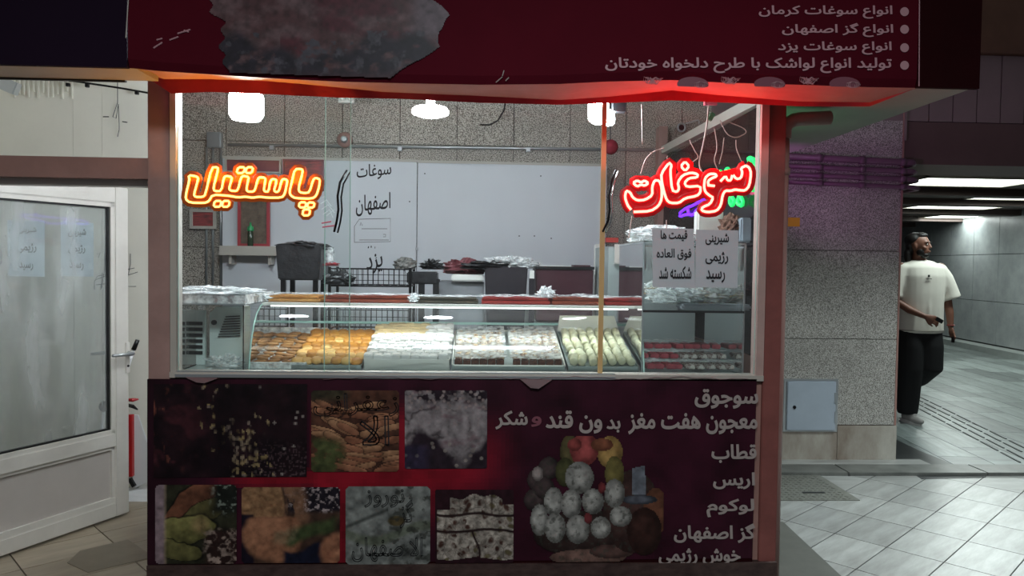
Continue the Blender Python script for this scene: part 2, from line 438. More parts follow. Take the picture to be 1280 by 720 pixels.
def tilemat(name, c1, c2, spread=.35, scale=(1.2, 7, 1)):
    Mt = mat(name, c1, .32, col2=c2, scale=2.2, stretch=scale, bump=.03)
    nt = Mt.node_tree; N = nt.nodes; L = nt.links; oi = N.new('ShaderNodeObjectInfo')
    r = N.new('ShaderNodeMapRange'); r.inputs[3].default_value = 1-spread; r.inputs[4].default_value = 1+spread*.45; L.new(oi.outputs['Random'], r.inputs[0])
    mx = N.new('ShaderNodeMix'); mx.data_type = 'RGBA'; mx.blend_type = 'MULTIPLY'; mx.inputs[0].default_value = 1
    src = N['Principled BSDF'].inputs['Base Color'].links[0].from_socket; L.new(src, mx.inputs[6]); L.new(r.outputs[0], mx.inputs[7]); L.new(mx.outputs[2], N['Principled BSDF'].inputs['Base Color'])
    return Mt
M['tile'] = tilemat('floor_tile', '7c7b77', 'a6a7a3', .2)
M['tile_doorlit'] = tilemat('doorlit_tile', '8c8170', 'ab9e88', .22)  # floor tile copy with the doorway's own lighting put into its colour
M['tile2'] = tilemat('corridor_tile', '5c6461', '959e9c', .5)
M['kerb'] = mat('kerb_stone', '4a4b48', .4, col2='6a6b66', scale=7, bump=.05)
M['dark_tile'] = mat('dark_tile', '2a2c2c', .35, noise=.25, scale=5)

floor = S('floor', flat_prism([(-6, -3), (14, -3), (14, 26), (-6, 26)], -.06, -.008), 'grout', label='grey stone tiled underpass floor, laid diagonally')
ORG[floor.name] = Vector(floor.location)
TL, TW, GAP = .405, .262, .006
ca_, sa_ = math.cos(R(42)), math.sin(R(42))
TILEM = {}
def tile_mesh(lx, ly, name, m):
    k = (lx, ly, name, m)
    if k not in TILEM:
        mb = MB().box(-lx/2, lx/2, -ly/2, ly/2, -.0075, 0); me = mb.mesh(name); me.materials.append(M[m]); TILEM[k] = me
    return TILEM[k]
def add_tile(cx, cy, ang, lx, ly, cl, name, m):
    a = R(ang); c, s = math.cos(a), math.sin(a)
    cor = [(cx+c*x-s*y, cy+s*x+c*y) for x, y in ((-lx/2, -ly/2), (lx/2, -ly/2), (lx/2, ly/2), (-lx/2, ly/2))]
    pl = cor
    for h in cl: pl = clip(pl, *h) if pl else pl
    if len(pl) < 3: return 0
    px = [proj((p[0], p[1], 0)) for p in pl]
    if max(q[0] for q in px) < -25 or min(q[0] for q in px) > 1310 or min(q[1] for q in px) > 745: return 0
    if pl == cor or len(pl) == 4 and all(abs(p[0]-q[0])+abs(p[1]-q[1]) < 1e-6 for p, q in zip(sorted(pl), sorted(cor))):
        o = bpy.data.objects.new(name, tile_mesh(lx, ly, name, m)); COL.objects.link(o)
        o.parent = floor; o.location = Vector((cx, cy, 0))-ORG[floor.name]; o.rotation_euler.z = a
    else:
        mb = flat_prism(pl, -.0075, 0); o = put(name, mb, m, floor)
    return 1
n1 = 0
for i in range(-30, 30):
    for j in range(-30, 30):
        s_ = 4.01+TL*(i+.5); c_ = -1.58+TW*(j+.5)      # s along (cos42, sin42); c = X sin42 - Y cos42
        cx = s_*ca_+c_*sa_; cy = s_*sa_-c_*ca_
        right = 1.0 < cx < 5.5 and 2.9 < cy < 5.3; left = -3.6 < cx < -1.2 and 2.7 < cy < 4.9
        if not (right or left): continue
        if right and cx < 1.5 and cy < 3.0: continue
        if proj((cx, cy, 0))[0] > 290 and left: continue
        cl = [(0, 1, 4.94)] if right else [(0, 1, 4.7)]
        n1 += add_tile(cx, cy, 42, TL-GAP, TW-GAP, cl, 'floor_tile', 'tile_doorlit' if left else 'tile')
# corridor wall line
q1, q2 = at_z(1189, 421, .12), at_z(1280, 438, .12)
wd = (q1-q2); wd.z = 0; wd.normalize(); wn = Vector((wd.y, -wd.x, 0))   # wd runs away from the camera, wn into the wall
wang = math.degrees(math.atan2(wd.y, wd.x))
n2 = 0
for i in range(-12, 24):
    for j in range(-2, 26):
        lx, ly = .62, .31
        c0 = q2 + wd*(lx*(i+.5*(j % 2))) - wn*(ly*(j+.5)+.30)
        if not (2.6 < c0.x < 10 and 5.0 < c0.y < 15.5): continue
        px = proj((c0.x, c0.y, 0))
        if px[0] < 1085 or px[0] > 1330: continue
        n2 += add_tile(c0.x, c0.y, wang, lx-.005, ly-.005, [(0, -1, -5.16), (wn.x, wn.y, wn.dot(q2)-.28)], 'corridor_tile', 'tile2')
print('tiles', n1, n2, 'wall angle', wang)
# dark stone insert and kerb
dk = [at_z(x, y) for x, y in ((1112, 546), (1150, 564), (1232, 597), (1152, 599), (1112, 572))]
put('dark_inlay', flat_prism([(p.x, p.y) for p in dk], 0.0, .003), 'dark_tile', floor, label='dark charcoal stone inlay beside the pillar foot')
kb = T('kerb', 'long flat grey stone kerb running in front of the granite pillar', 'kerb', (4, 5.05, 0)); tag(kb, kind='structure')
for x in (1.3, 2.55, 3.53, 5.2, 7.0):
    nx = {1.3: 2.55, 2.55: 3.53, 3.53: 5.2, 5.2: 7.0, 7.0: 9}[x]
    mb = MB().box(x+.003, nx-.003, 4.94, 5.16, -.006, .022); put('kerb_stone', mb, 'kerb', kb, bevel=.004)
put('pillar_apron', MB().box(1.2, 3.3, 5.16, 5.36, -.006, .006), 'tile', floor)
# tactile strip: raised dark bars
ta, tb = at_z(1122, 488), at_z(1300, 578)
td = (tb-ta); tl_ = td.length; td.normalize(); tn = Vector((td.y, -td.x, 0))
M['tactile'] = mat('tactile_bar', '2d3030', .5)
for r_ in range(4):
    s_ = .1*(r_ % 2)
    while s_ < tl_:
        c0 = ta+td*(s_+.16)+tn*(.085*(r_-1.2)); mb = MB().bar(c0-td*.15+Vector((0, 0, .003)), c0+td*.15+Vector((0, 0, .003)), .013, .006)
        put('tactile_bar', mb, 'tactile', floor); s_ += .36
dk2 = [at_z(x, y) for x, y in ((100, 689), (160, 675), (187, 693), (187, 698), (110, 716), (84, 704))]
put('dark_inlay', flat_prism([(p.x, p.y) for p in dk2], 0.0, .003), mat('brown_tile', '7c7262', .4, noise=.15), floor, label='darker brown grey tile near the open door')
# steel access cover
a, b = at_z(1075, 626), at_z(1032, 592)
ac = T('access_cover', 'studded metal access cover set in the floor right of the kiosk', 'cover', (1.9, (a.y+b.y)/2, 0))
M['cover'] = mat('cover_steel', '77776f', .45, .35, noise=.2, scale=20)
put('plate', MB().box(1.15, a.x, a.y, b.y, 0, .005), 'cover', ac)
mb = MB(); k = 0
for i in range(34):
    for j in range(13):
        x = 1.17+i*(a.x-1.19)/34; y = a.y+.02+j*(b.y-a.y-.03)/13; k += 1
        an = R(45 if (i+j) % 2 else -45); mb.cbox((x, y, .0065), (.022, .007, .003), Matrix.Rotation(an, 3, 'Z'))
put('studs', mb, 'cover', ac, kind='stuff')
g = at_z(1003, 617), at_z(1031, 617)
put('lifting_slot', MB().box(g[0].x, g[1].x, g[0].y-.01, g[0].y+.012, .005, .0085), 'black', ac)

# back wall / pillar : granite slabs on a core
BY = 5.352
PX1 = at_y(1118, 560, BY).x
wb = S('wall_back', MB().box(-2.45, PX1-.02, BY+.02, BY+.85, 0, 3.6), 'dark_ceiling', label='granite clad wall and pillar behind the kiosk')
ORG[wb.name] = Vector(wb.location)
def slabs(x0, x1, zs, xoff, w, m):
    x = xoff
    xs = [x0]
    while x < x1:
        if x > x0+.03 and x < x1-.03: xs.append(x)
        x += w
    xs.append(x1)
    for i in range(len(xs)-1):
        for j in range(len(zs)-1):
            if zs[j+1]-zs[j] < .02: continue
            put('granite_slab', MB().box(xs[i]+.0025, xs[i+1]-.0025, BY+rnd.uniform(0, .002), BY+.022, zs[j]+.0025, zs[j+1]-.0025), m, wb)
vx = at_y(500, 160, BY).x
PXL = at_y(975, 400, BY).x
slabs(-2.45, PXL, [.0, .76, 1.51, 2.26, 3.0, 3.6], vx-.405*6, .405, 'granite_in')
slabs(PXL, PX1, [.262, .9, 1.55, 2.2, 2.85, 3.6], PXL, 1.0, 'granite_pillar')
for x0, x1 in ((PXL-.3, 2.66), (2.66, PX1)):
    put('plinth_slab', MB().box(x0+.002, x1-.002+(.008 if x1 == PX1 else 0), BY-.012, BY+.02, 0, .258), 'marble', wb)
put('corner_strip', MB().box(PX1-.008, PX1+.004, BY-.006, BY+.3, .262, 2.6), M['brown_beam'], wb)
cvg = lambda pts: [Vector(p) for p in pts]

# bulkhead, slatted wall above, corridor ceiling
S('trim_1', MB().box(PX1-.0, 10.5, BY, BY+.6, 2.19, 2.50), mat('bulkhead', '5b4644', .6, noise=.12, scale=2), label='dark reddish brown bulkhead beam over the passage')
sw = S('wall_upper', MB().box(1.2, 10.5, BY+.03, BY+.4, 2.50, 3.0), 'grout', label='band of tall white panels above the bulkhead beam')
ORG[sw.name] = Vector(sw.location)
M['slat'] = mat('upper_panel', '80706f', .5, noise=.06, scale=3)
x = at_y(1131, 150, BY).x-.18*8
while x < 6.5:
    put('wall_panel', MB().box(x+.004, x+.18-.004, BY-.0, BY+.03, 2.505, 2.995), 'slat', sw); x += .18
S('trim_2', MB().box(1.2, 10.5, BY-.05, BY+.4, 3.0, 3.8), mat('brown_band', '6a4a38', .6, noise=.2, scale=3), label='brown wall band at the very top right')
put('bulkhead_seam', MB().box(at_y(1131, 150, BY).x-.006, at_y(1131, 150, BY).x+.006, BY-.02, BY, 2.36, 2.62), 'slat', sw)
S('ceiling', MB().box(2.2, 12.5, BY+.6, 22, 2.42, 2.5), 'dark_ceiling', label='dark brown corridor ceiling')
for i, y in enumerate((8.9, 10.2, 11.9, 13.7, 15.6)):
    S('trim_%d' % (i+3), MB().box(2.2, 12, y, y+.28, 2.33, 2.42), 'dark_ceiling', label='dark ceiling rib across the corridor, number %d from the front' % (i+1))
def ceiling_light(x, y, label, pw):
    t = T('ceiling_light', label, 'light', (x, y, 2.38), 'flat corridor ceiling lights')
    put('diffuser', MB().box(x-.66, x+.66, y-.36, y+.36, 2.395, 2.415), 'panel_glow', t)
    f = MB()
    for s_ in (-1, 1): f.box(x-.69, x+.69, y+s_*.375-.015, y+s_*.375+.015, 2.385, 2.419); f.box(x+s_*.675-.015, x+s_*.675+.015, y-.39, y+.39, 2.385, 2.419)
    put('light_frame', f, 'white_metal', t)
    area('corridor_lamp', (x, y, 2.36), (1.3, .7), pw, (.90, 1, .985))
p = at_z(1208, 227, 2.4); ceiling_light(p.x, p.y, 'large flat ceiling light panel nearest the bulkhead beam', 24)
p2 = at_z(1196, 258, 2.4); ceiling_light(p2.x, p2.y, 'thin looking ceiling light panel farther down the corridor', 28)
p3 = at_z(1290, 246, 2.4); ceiling_light(p3.x, p3.y, 'ceiling light panel cut by the right edge of the picture', 30)
p4 = at_z(1205, 271, 2.4); ceiling_light(p4.x, min(p4.y, 14.9), 'smallest and farthest ceiling light panel in the corridor', 30)
# corridor side wall of large tiles
wl = 26.
base = q2-wd*5
wr = T('wall_right', 'pale grey tiled corridor wall on the right', None, (q2.x, q2.y, 0)); tag(wr, kind='structure')
def wall_box(mb, s0, s1, n0, n1, z0, z1):
    c = [q2+wd*s0+wn*n0, q2+wd*s1+wn*n0, q2+wd*s1+wn*n1, q2+wd*s0+wn*n1]
    mb.v += [(p.x, p.y, z) for z in (z0, z1) for p in c]; n = len(mb.v)-8
    mb.f += [tuple(n+i for i in f) for f in ((3, 2, 1, 0), (4, 5, 6, 7), (0, 1, 5, 4), (1, 2, 6, 5), (2, 3, 7, 6), (3, 0, 4, 7))]; return mb
put('wall_core', wall_box(MB(), -6, 14, .02, .3, 0, 2.6), 'grout', wr)
zl = [.12, .87, 1.70, 2.53]
s_ = -2.4
while s_ < 13:
    for j in range(3): put('wall_tile', wall_box(MB(), s_+.006, s_+.80-.006, 0, .02, zl[j]+.005, zl[j+1]-.005), 'tile_wall', wr)
    s_ += .80
put('curb', wall_box(MB(), -6, 14, -.28, .02, 0, .10), mat('curb_stone', '8b918e', .4, noise=.1), wr)
S('wall_end', MB().box(2.2, 14, 21, 21.3, 0, 2.6), 'tile_wall', label='far end wall of the corridor')

# =================================================================== KIOSK FRAME
KY = 3.2
def xz(px, py, Y=KY): p = at_y(px, py, Y); return p.x, p.z
PL0, PL1 = xz(186, 300)[0], xz(214, 300)[0]
WX0, WX1 = xz(222, 300)[0], xz(947, 300)[0]
PR0, PR1 = xz(958, 300)[0], xz(978, 300)[0]
SZ = xz(600, 470)[1]      # top of sill
kf = T('kiosk_frame', 'brown metal frame of the sweets kiosk around window and door', 'kiosk', ((PL0+PR1)/2, KY+.6, 0))
put('post', MB().box(PL0, PL1, KY-.01, KY+.10, 0, 2.45), 'brown_post', kf, bevel=.003, label='brown corner post between door and window')
put('post', MB().box(PR0-.005, PR1, KY-.012, KY+.10, 0, 2.45), 'red_post', kf, bevel=.003, label='reddish brown post right of the window')
zb0, zb1 = xz(100, 222)[1], xz(100, 196)[1]
put('header_beam', MB().box(-2.75, PL0, KY, KY+.06, zb0, zb1), 'brown_beam', kf)
put('post', MB().box(-2.8, -2.68, KY-.01, KY+.08, 0, 2.45), 'brown_post', kf)
# right side of the kiosk: low wall, glass and top rail
SX = PR1-.01
put('side_panel', MB().box(SX-.03, SX, KY+.1, 5.3, .0, 1.0), 'brown_post', kf)
put('top_rail', MB().bar((SX-.02, 3.35, 2.195), (SX-.02, 5.33, 2.235), .045, .05), 'white_metal', kf)
M['dimming'] = glass('dimming_glass', (.42, .37, .40), .8)  # dark tint added to keep bulb light off the upper pillar
put('side_glass', MB().box(SX-.018, SX-.012, 3.31, 5.2, 1.0, 2.17), 'dimming', kf, label='smoky side glass of the kiosk, tint added to hold back light')
put('rear_post', MB().box(SX-.06, SX, 5.2, 5.3, 0, 2.4), 'brown_post', kf)
put('base_wall', MB().box(PL0+.01, PR1-.005, KY+.005, KY+.06, 0, SZ-.02), 'brown_beam', kf)
# window frame and panes
w1 = S('window_1', MB().box(PL1+.002, WX0, KY-.018, KY+.05, SZ, 2.45), 'white_metal', label='wide shop window of sliding glass panes')
ORG[w1.name] = Vector(w1.location)
put('frame_stile', MB().box(WX1, PR0-.006, KY-.018, KY+.05, SZ, 2.45), mat('pink_stile', 'b59a92', .35, noise=.1), w1)
put('frame_rail', MB().box(PL1, PR0-.006, KY-.022, KY+.06, SZ-.012, SZ+.012), 'white_metal', w1)
put('sliding_track', MB().box(WX0, xz(768, 467)[0], KY-.03, KY-.018, SZ-.008, SZ+.004).box(WX0, xz(768, 467)[0], KY-.018, KY+.0, SZ+.012, SZ+.016), 'steel', w1)
def pane(px0, px1, y, edge=True):
    a, b = xz(px0, 300)[0], xz(px1, 300)[0]
    o = put('pane', MB().quad((a, y, SZ+.014), (b, y, SZ+.014), (b, y, 2.44), (a, y, 2.44)), 'glass', w1)
    if edge:
        mb = MB().box(a-.0022, a+.0012, y-.003, y+.003, SZ+.014, 2.44).box(b-.0012, b+.0022, y-.003, y+.003, SZ+.014, 2.44)
        put('pane_edge', mb, 'glass_edge', o)
pane(222, 437, KY+.006); pane(405, 753, KY+.02); pane(753, 947, KY+.006); 
M['tape'] = mat('yellow_tape', 'd6b27a', .4)
put('edge_tape', MB().box(xz(750, 300)[0], xz(756, 300)[0], KY+.001, KY+.008, SZ+.014, 2.44), 'tape', w1)
for k, (px, side) in enumerate(((425, 1), (764, 1))):
    hp = [(px+3+4, 212), (px-2+2, 228), (px-3, 245), (px-2, 262), (px-4, 276), (px-9, 289)]
    P_ = [at_y(x, y, KY-.03) for x, y in hp]; P_[0].y = KY; P_[-1].y = KY
    h = put('pull_handle', MB().tube(P_, .0048, 8), 'black_metal', w1, smooth=True, label='dark curved pull handle')
    P2 = [p+Vector((.013, .01, -.004)) for p in P_]
    put('handle_bar', MB().tube(P2, .0036, 6), 'chrome' if k else 'black_metal', h, smooth=True)
# downpipe outside the right post
dp = T('drain_pipe', 'pinkish plastic pipe with a top elbow outside the right post', 'pipe', (xz(984, 600)[0], KY+.06, 0))
M['pipe_pink'] = mat('pipe_pink', 'a07c74', .4, noise=.12, scale=9)
pxp = xz(984, 300)[0]
put('pipe', MB().tube([(pxp, KY+.06, .0), (pxp, KY+.06, 2.0)], .024, 12), 'pipe_pink', dp, smooth=True)
put('elbow', MB().tube([(pxp, KY+.06, 1.99), (pxp, KY+.06, 2.03), (pxp+.01, KY+.055, 2.055), (pxp+.035, KY+.05, 2.07), (pxp+.06, KY+.05, 2.075), (pxp+.2, KY+.05, 2.085)], .031, 12), 'pipe_pink', dp, smooth=True)
put('coupling', MB().tube([(pxp, KY+.06, 1.83), (pxp, KY+.06, 1.86)], .029, 12), 'pipe_pink', dp, smooth=True)
# slab strip beside the kiosk
put('side_slab', flat_prism([(PR1, 2.9), (at_z(1047, 720).x-.02, 2.9), (at_z(1047, 720).x, 3.2), (at_z(979, 655).x, at_z(979, 655).y), (PR1, at_z(979, 655).y+.1)], 0, .012), mat('dark_slab', '565650', .5, noise=.15), floor, label='dark grey floor slab along the kiosk side')
# kiosk interior shell
S('wall_left', MB().box(-3.0, -2.95, KY, 4.75, 0, 2.9), 'cream', label='cream inner side wall of the kiosk')
cw = S('wall_cream', MB().box(-3.0, at_y(206, 300, 4.7).x, 4.72, 4.8, 0, 3.0), 'grout', label='cream panelled inner wall seen through the door')
ORG[cw.name] = Vector(cw.location)
xe = at_y(206, 300, 4.7).x; xs = [-3.0, at_y(92, 300, 4.7).x, at_y(128, 300, 4.7).x, xe]
for i in range(3): put('wall_panel', MB().box(xs[i]+.001, xs[i+1]-.001, 4.70, 4.72, 0, 3.0), 'cream', cw)
mb = MB()
for i in range(14): 
    x = at_y(12+i*6, 110, 4.69).x; mb.box(x-.004, x+.004, 4.685, 4.70, 2.44-.05*abs(math.sin(i*1.3)), 2.7)
put('ribs', mb, 'cream', cw)
M['graf'] = mat('marker_ink', '3a3a38', .6)
def scribble(name, strokes, Y, par, r=.0018, m='graf', **kw):
    for st in strokes: o = put(name, MB().tube([at_y(x, y, Y) for x, y in st], r, 5), m, par, **kw)
    return o
scribble('marker_drawing', [[(163, 317), (163, 330), (160, 345), (158, 358), (170, 358)], [(131, 316), (131, 335), (127, 360)], [(121, 318), (125, 316), (123, 322)],
    [(119, 350), (145, 340), (168, 335)], [(120, 356), (140, 354), (160, 352)], [(128, 341), (126, 362)], [(135, 340), (136, 363)], [(160, 344), (172, 340)], [(118, 362), (118, 352), (122, 345), (138, 342)]], 4.697, cw)
S('ceiling_kiosk', MB().box(-3.0, SX, KY+.15, 5.35, 2.92, 2.97), 'cream', label='cream ceiling inside the kiosk')

# =================================================================== SIGN BOX ABOVE
FY = 2.79
fz = lambda px, py: at_y(px, py, FY)
fa = T('sign_box', 'dark maroon overhead sign box with printed fabric front and white lettering', 'sign', (0, 3.0, 2.1))
M['banner'] = mat('banner_fabric', '460716', .8, col2='520a1a', scale=1.5, spec=.1)
M['banner_dark'] = mat('banner_dark', '1c0f20', .8, noise=.1, scale=3, spec=.1)
M['banner_maroon'] = mat('banner_maroon_dark', '240306', .8, noise=.1, spec=.1)
M['banner_under'] = mat('banner_underside', '9a6e68', .55, col2='ac827a', scale=4, spec=.3)
M['banner_hem'] = mat('banner_hem', 'a02434', .5, noise=.15, scale=8)
xl, xs1, xs2, xr = fz(-60, 50).x, fz(160, 60).x, fz(1146, 60).x, fz(1226, 60).x
zlb = fz(100, 83).z; zrb = fz(1145, 109).z
put('wing_panel', MB().box(xl, xs1-.004, FY, FY+.02, zlb, 2.75), 'banner_dark', fa, label='dark navy left wing of the sign')
put('wing_panel', MB().box(xs2+.004, xr, FY, FY+.02, zrb, 2.75), 'banner_maroon', fa, label='plain dark maroon right wing of the sign')
put('corner_seam', MB().tube([fz(161, 0)+Vector((0, -.004, .3)), fz(161, 0)+Vector((0, -.004, 0)), fz(158, 48)+Vector((0, -.004, 0))], .002, 5), 'white_metal', fa)
put('corner_seam', MB().tube([fz(1146, 0)+Vector((0, -.004, .3)), fz(1148, 108)+Vector((0, -.004, 0))], .0022, 5), M['letter_top'], fa)
# fabric: front, folded bottom edge, underside and hem
front = [(160, 84), (200, 88), (262, 92), (340, 97), (420, 101), (500, 103), (600, 105), (700, 104), (760, 101), (840, 99), (900, 102), (1000, 105), (1087, 108), (1146, 109)]
crease = [(176, 90), (205, 99), (262, 99), (330, 101), (400, 107), (480, 115), (600, 120), (700, 125), (760, 121), (840, 113), (900, 119), (1000, 127), (1087, 128), (1146, 109.6)]
hem = [(176, 92), (214, 117), (262, 115), (340, 118), (420, 122), (500, 123.5), (600, 128.5), (700, 131), (760, 129), (840, 125.5), (900, 128), (1000, 133), (1087, 133), (1146, 110)]
def samp(c, t):
    k = t*(len(c)-1); i = min(int(k), len(c)-2); f = k-i
    return c[i][0]*(1-f)+c[i+1][0]*f, c[i][1]*(1-f)+c[i+1][1]*f
NS = 78
rows = [[], [], [], [], []]
for i in range(NS+1):
    t = i/NS; w = .0035*math.sin(i*.9)+.002*math.sin(i*2.3)
    f = samp(front, t); c = samp(crease, t); h = samp(hem, t)
    yb = 3.08 if 0 < i < NS else FY+.03
    e = min(1, (NS-i)/7); yb = FY+.03+(3.08-FY-.03)*e
    pf = at_y(*f, FY+w*.4)
    rows[0].append(Vector((pf.x, FY-.001, 2.75))); rows[1].append(pf+Vector((0, 0, .03))); rows[2].append(pf+Vector((0, .012, 0)))
    rows[3].append(at_y(*c, yb+w)); rows[4].append(at_y(*h, yb+.012+w))
def strip(r0, r1):
    mb = MB(); n = len(r0); mb.v = [tuple(p) for p in r0]+[tuple(p) for p in r1]; mb.f = [(i, i+1, n+i+1, n+i) for i in range(n-1)]; return mb
mb = strip(rows[0], rows[1]); s2 = strip(rows[1], rows[2]); mb.add(s2.v, s2.f)
put('fabric_front', mb, 'banner', fa, smooth=True)
mid = [a.lerp(b, .5)+Vector((0, 0, .006*math.sin(i*.7))) for i, (a, b) in enumerate(zip(rows[2], rows[3]))]
mb = strip(rows[2], mid); s2 = strip(mid, rows[3]); mb.add(s2.v, s2.f)
put('fabric_underside', mb, 'banner_under', fa, smooth=True)
put('fabric_hem', strip(rows[3], rows[4]), 'banner_hem', fa, smooth=True)
# rigid box around the fabric
M['soffit'] = mat('soffit', '8f8d86', .5, noise=.08, scale=4)
put('soffit', MB().box(xl, xs1+.02, FY+.02, 3.0, zlb+.002, zlb+.03), 'soffit', fa, label='pale underside of the left wing')
zr = 2.125
xo = at_y(1226, 112, FY).x
put('soffit', flat_prism([(xs2-.35, FY+.02), (xo, FY+.02), (xo, 4.6), (SX+.0, 4.6), (SX, 3.3), (xs2-.35, 3.2)], zr+.002, zr+.035), 'soffit', fa, label='pale underside of the right wing')
put('box_side', MB().box(xo-.02, xo, FY+.02, 4.6, zr+.03, 2.75), 'banner_maroon', fa)
put('box_top', MB().box(xl, xo, FY, KY+.13, 2.75, 2.78), 'banner_maroon', fa)
put('box_back', MB().box(xl, xo, KY+.11, KY+.13, 2.46, 2.75), 'banner_maroon', fa)
put('soffit_edge', MB().box(xl, PL0, 2.995, 3.01, zlb-.004, zlb+.05), 'gasket', fa)
for (s, b) in (('انواع سوغات کرمان', (949, 7, 1115, 23)), ('انواع گز اصفهان', (978, 29, 1116, 46)), ('انواع سوغات یزد', (973, 52, 1114, 68)), ('تولید انواع لواشک با طرح دلخواه خودتان', (757, 72, 1114, 91))):
    text_px('lettering', s, b, FY-.004, 'letter_top', fa, bold=.022)
for y in (15, 37, 60, 82):
    p = fz(1130, y); put('bullet_dot', MB().lathe((p.x, FY-.003, p.z), [(.017, 0), (.017, -.001)], 14, 'y'), 'letter_top', fa)
M['logo'] = mat('icon_print', '7a4450', .5)
for k, px in enumerate((866, 962, 1056)):
    p = at_y(px, 106, FY-.006)
    n = 24; ring = [Vector((p.x+.06*math.cos(2*math.pi*i/n)*(1 if i < 12 else 1), FY-.006, p.z+.028*math.sin(2*math.pi*i/n)+.002)) for i in range(n)]
    ring = [q if q.z > at_y(px, 109, FY).z+.0 else Vector((q.x, q.y, at_y(px, 109, FY).z)) for q in ring]
    mb = MB(); mb.v = [tuple(q) for q in ring]; mb.f = [tuple(range(n))]; put('icon', mb, 'logo', fa)
    put('icon_lines', MB().tube([Vector((p.x+.03+.03*math.cos(a_*.9)*(1-a_/30), FY-.008, p.z+.012*math.sin(a_*.9))) for a_ in range(22)], .0012, 4), 'letter_top', fa)
for px in (815, 912, 1010):
    p = at_y(px, 103, FY-.006)
    put('icon_lines', MB().tube([Vector((p.x+.035*math.cos(a_*1.25)*(1-a_/60)+.01*math.sin(a_*.4), FY-.007, p.z+.006+.014*math.sin(a_*1.7))) for a_ in range(44)], .0011, 4), 'letter_top', fa)
scribble('scratch', [[(192, 60), (203, 53)], [(196, 50), (203, 48)], [(212, 50), (223, 46)], [(222, 42), (238, 37)], [(230, 38), (236, 40)]], FY-.002, fa, .0028, M['letter_top'])
scribble('scratch', [[(620, 103), (628, 96)], [(628, 95), (630, 88)], [(632, 101), (636, 97)]], FY-.002, fa, .0022, M['letter'])
def fascia_blob(u, v):
    x = 258+u*310; y = -110+v*210
    lx = np.interp(y, [-110, -95, -60, 0, 15, 28, 60, 104], [420, 350, 290, 262, 265, 280, 276, 288]); rx = np.interp(y, [-110, -95, -60, 0, 20, 42, 60, 104], [420, 480, 515, 540, 565, 548, 552, 480])
    mask = ((x > lx+3*np.sin(y*.3)) & (x < rx+2*np.sin(y*.2)) & (y < 90+(x-262)*.042))*1.
    n = fbm(x/40, y/22, 3, 5); c = mixc(C3('5a3034'), C3('6e4c50'), sst(.35, .6, n))
    c = mixc(c, C3('5c1628'), sst(.45, .7, fbm(x/60, y/30, 8))*(x > 350)*1.)
    c = mixc(c, C3('6a5560'), sst(505, 530, x)*sst(40, 20, np.abs(y-20)))
    c = mixc(c, C3('272030'), sst(48, 66, y+14*np.sin(x/35)+6*np.sin(x/9))*sst(.3, .55, fbm(x/18, y/12, 5)+.12))
    c = mixc(c, C3('4b4652'), sst(.56, .7, fbm(x/11, y/11, 6))*(y > 40)*1.)
    e = sst(104, 84, y); c = mixc(C3('43202c'), c, e)
    return c, mask
picture('printed_picture', (258, -110, 568, 100), FY-.006, fascia_blob, fa, 260, 170, .8, label='faded grey brown printed picture of a sweet')

# =================================================================== POSTER UNDER THE WINDOW
PY = KY-.022
po = T('poster', 'dark maroon printed banner of sweets pictures below the window', 'poster', (0, PY, .1))
a0 = at_y(184, 474, PY); a1 = at_y(946, 478, PY); zbt = at_y(500, 706, PY).z
def poster_bg(u, v):
    x = 184+u*762; y = 474+v*232
    c = np.ones(x.shape+(3,))*C3('2e0c1a')
    red = sst(385, 400, x)*sst(660, 560, x)*sst(500, 590, y+.3*(560-x)*0)*sst(720, 610, y+.25*(x-400))
    red = np.maximum(red, sst(382, 392, x)*sst(512, 498, x)*sst(490, 540, y)*.9)
    red = np.maximum(red, sst(250, 330, x)*sst(660, 520, x)*sst(584, 594, y)*sst(612, 604, y))
    c = mixc(c, C3('7e0f1e'), red*.9)
    c = mixc(c, C3('1a0a12'), sst(260, 190, x)*.6)
    return c, np.ones(x.shape)
PG = .95
DESAT = 0
pbg = picture('printed_ground', (184, 474, 946, 706), PY, poster_bg, po, 150, 46, 1.25)
DESAT = .3
put('backing', MB().box(a0.x, a1.x, PY+.003, KY+.004, zbt, a0.z), 'banner_maroon', po)
def pic(name, box, fn, nx, nz, lab):
    x0, y0, x1, y1 = box
    def f(u, v):
        c, mk = fn(u, v); return c, mk
    return picture(name, box, PY-.004, f, po, nx, nz, PG, label=lab)
def p_nuts(u, v):
    x = u*195; y = v*120
    c = mixc(C3('170810'), C3('2c0e18'), sst(.3, .8, fbm(x/30, y/30, 2)))
    c = mixc(c, C3('4a1420'), sst(.5, .7, fbm(x/25, y/20, 12))*sst(.45, .1, u)*1.)
    c = mixc(c, C3('7a3520'), sst(.6, .8, fbm(x/9, y/16, 33))*sst(.22, .05, u))
    wx = x+6*(fbm(x/12, y/12, 40)-.5); wy = y+6*(fbm(x/12, y/12, 41)-.5); f1, f2, cid = wor(wx/6.5, wy/8, 4)
    dens = np.exp(-((x-95-.25*(y-50))**2/900+(y-55)**2/1800))+np.exp(-((x-115)**2/500+(y-95)**2/700))
    k = sst(.5, .2, f1+.5*(fbm(x/3, y/3, 17)-.5))*(cid*1.0 < dens*.75)*sst(.42, .55, fbm(x/22, y/22, 50))
    c = mixc(c, mixc(C3('8d7868'), C3('b09248'), h2(np.floor(x/9), np.floor(y/9), 2)), k*(.35+.65*fbm(x/3, y/3, 9)))
    dot = sst(.35, .2, wor(x/5, y/5, 14)[0])*sst(.55, .75, u)*sst(.55, .8, v); c = mixc(c, C3('5d4248'), dot*.6)
    c = mixc(c, C3('8e8078'), sst(.3, .18, wor(x/8, y/8, 19)[0])*(wor(x/8, y/8, 19)[2] > .9)*sst(.6, .8, u)*.8)
    return c, np.ones(x.shape)
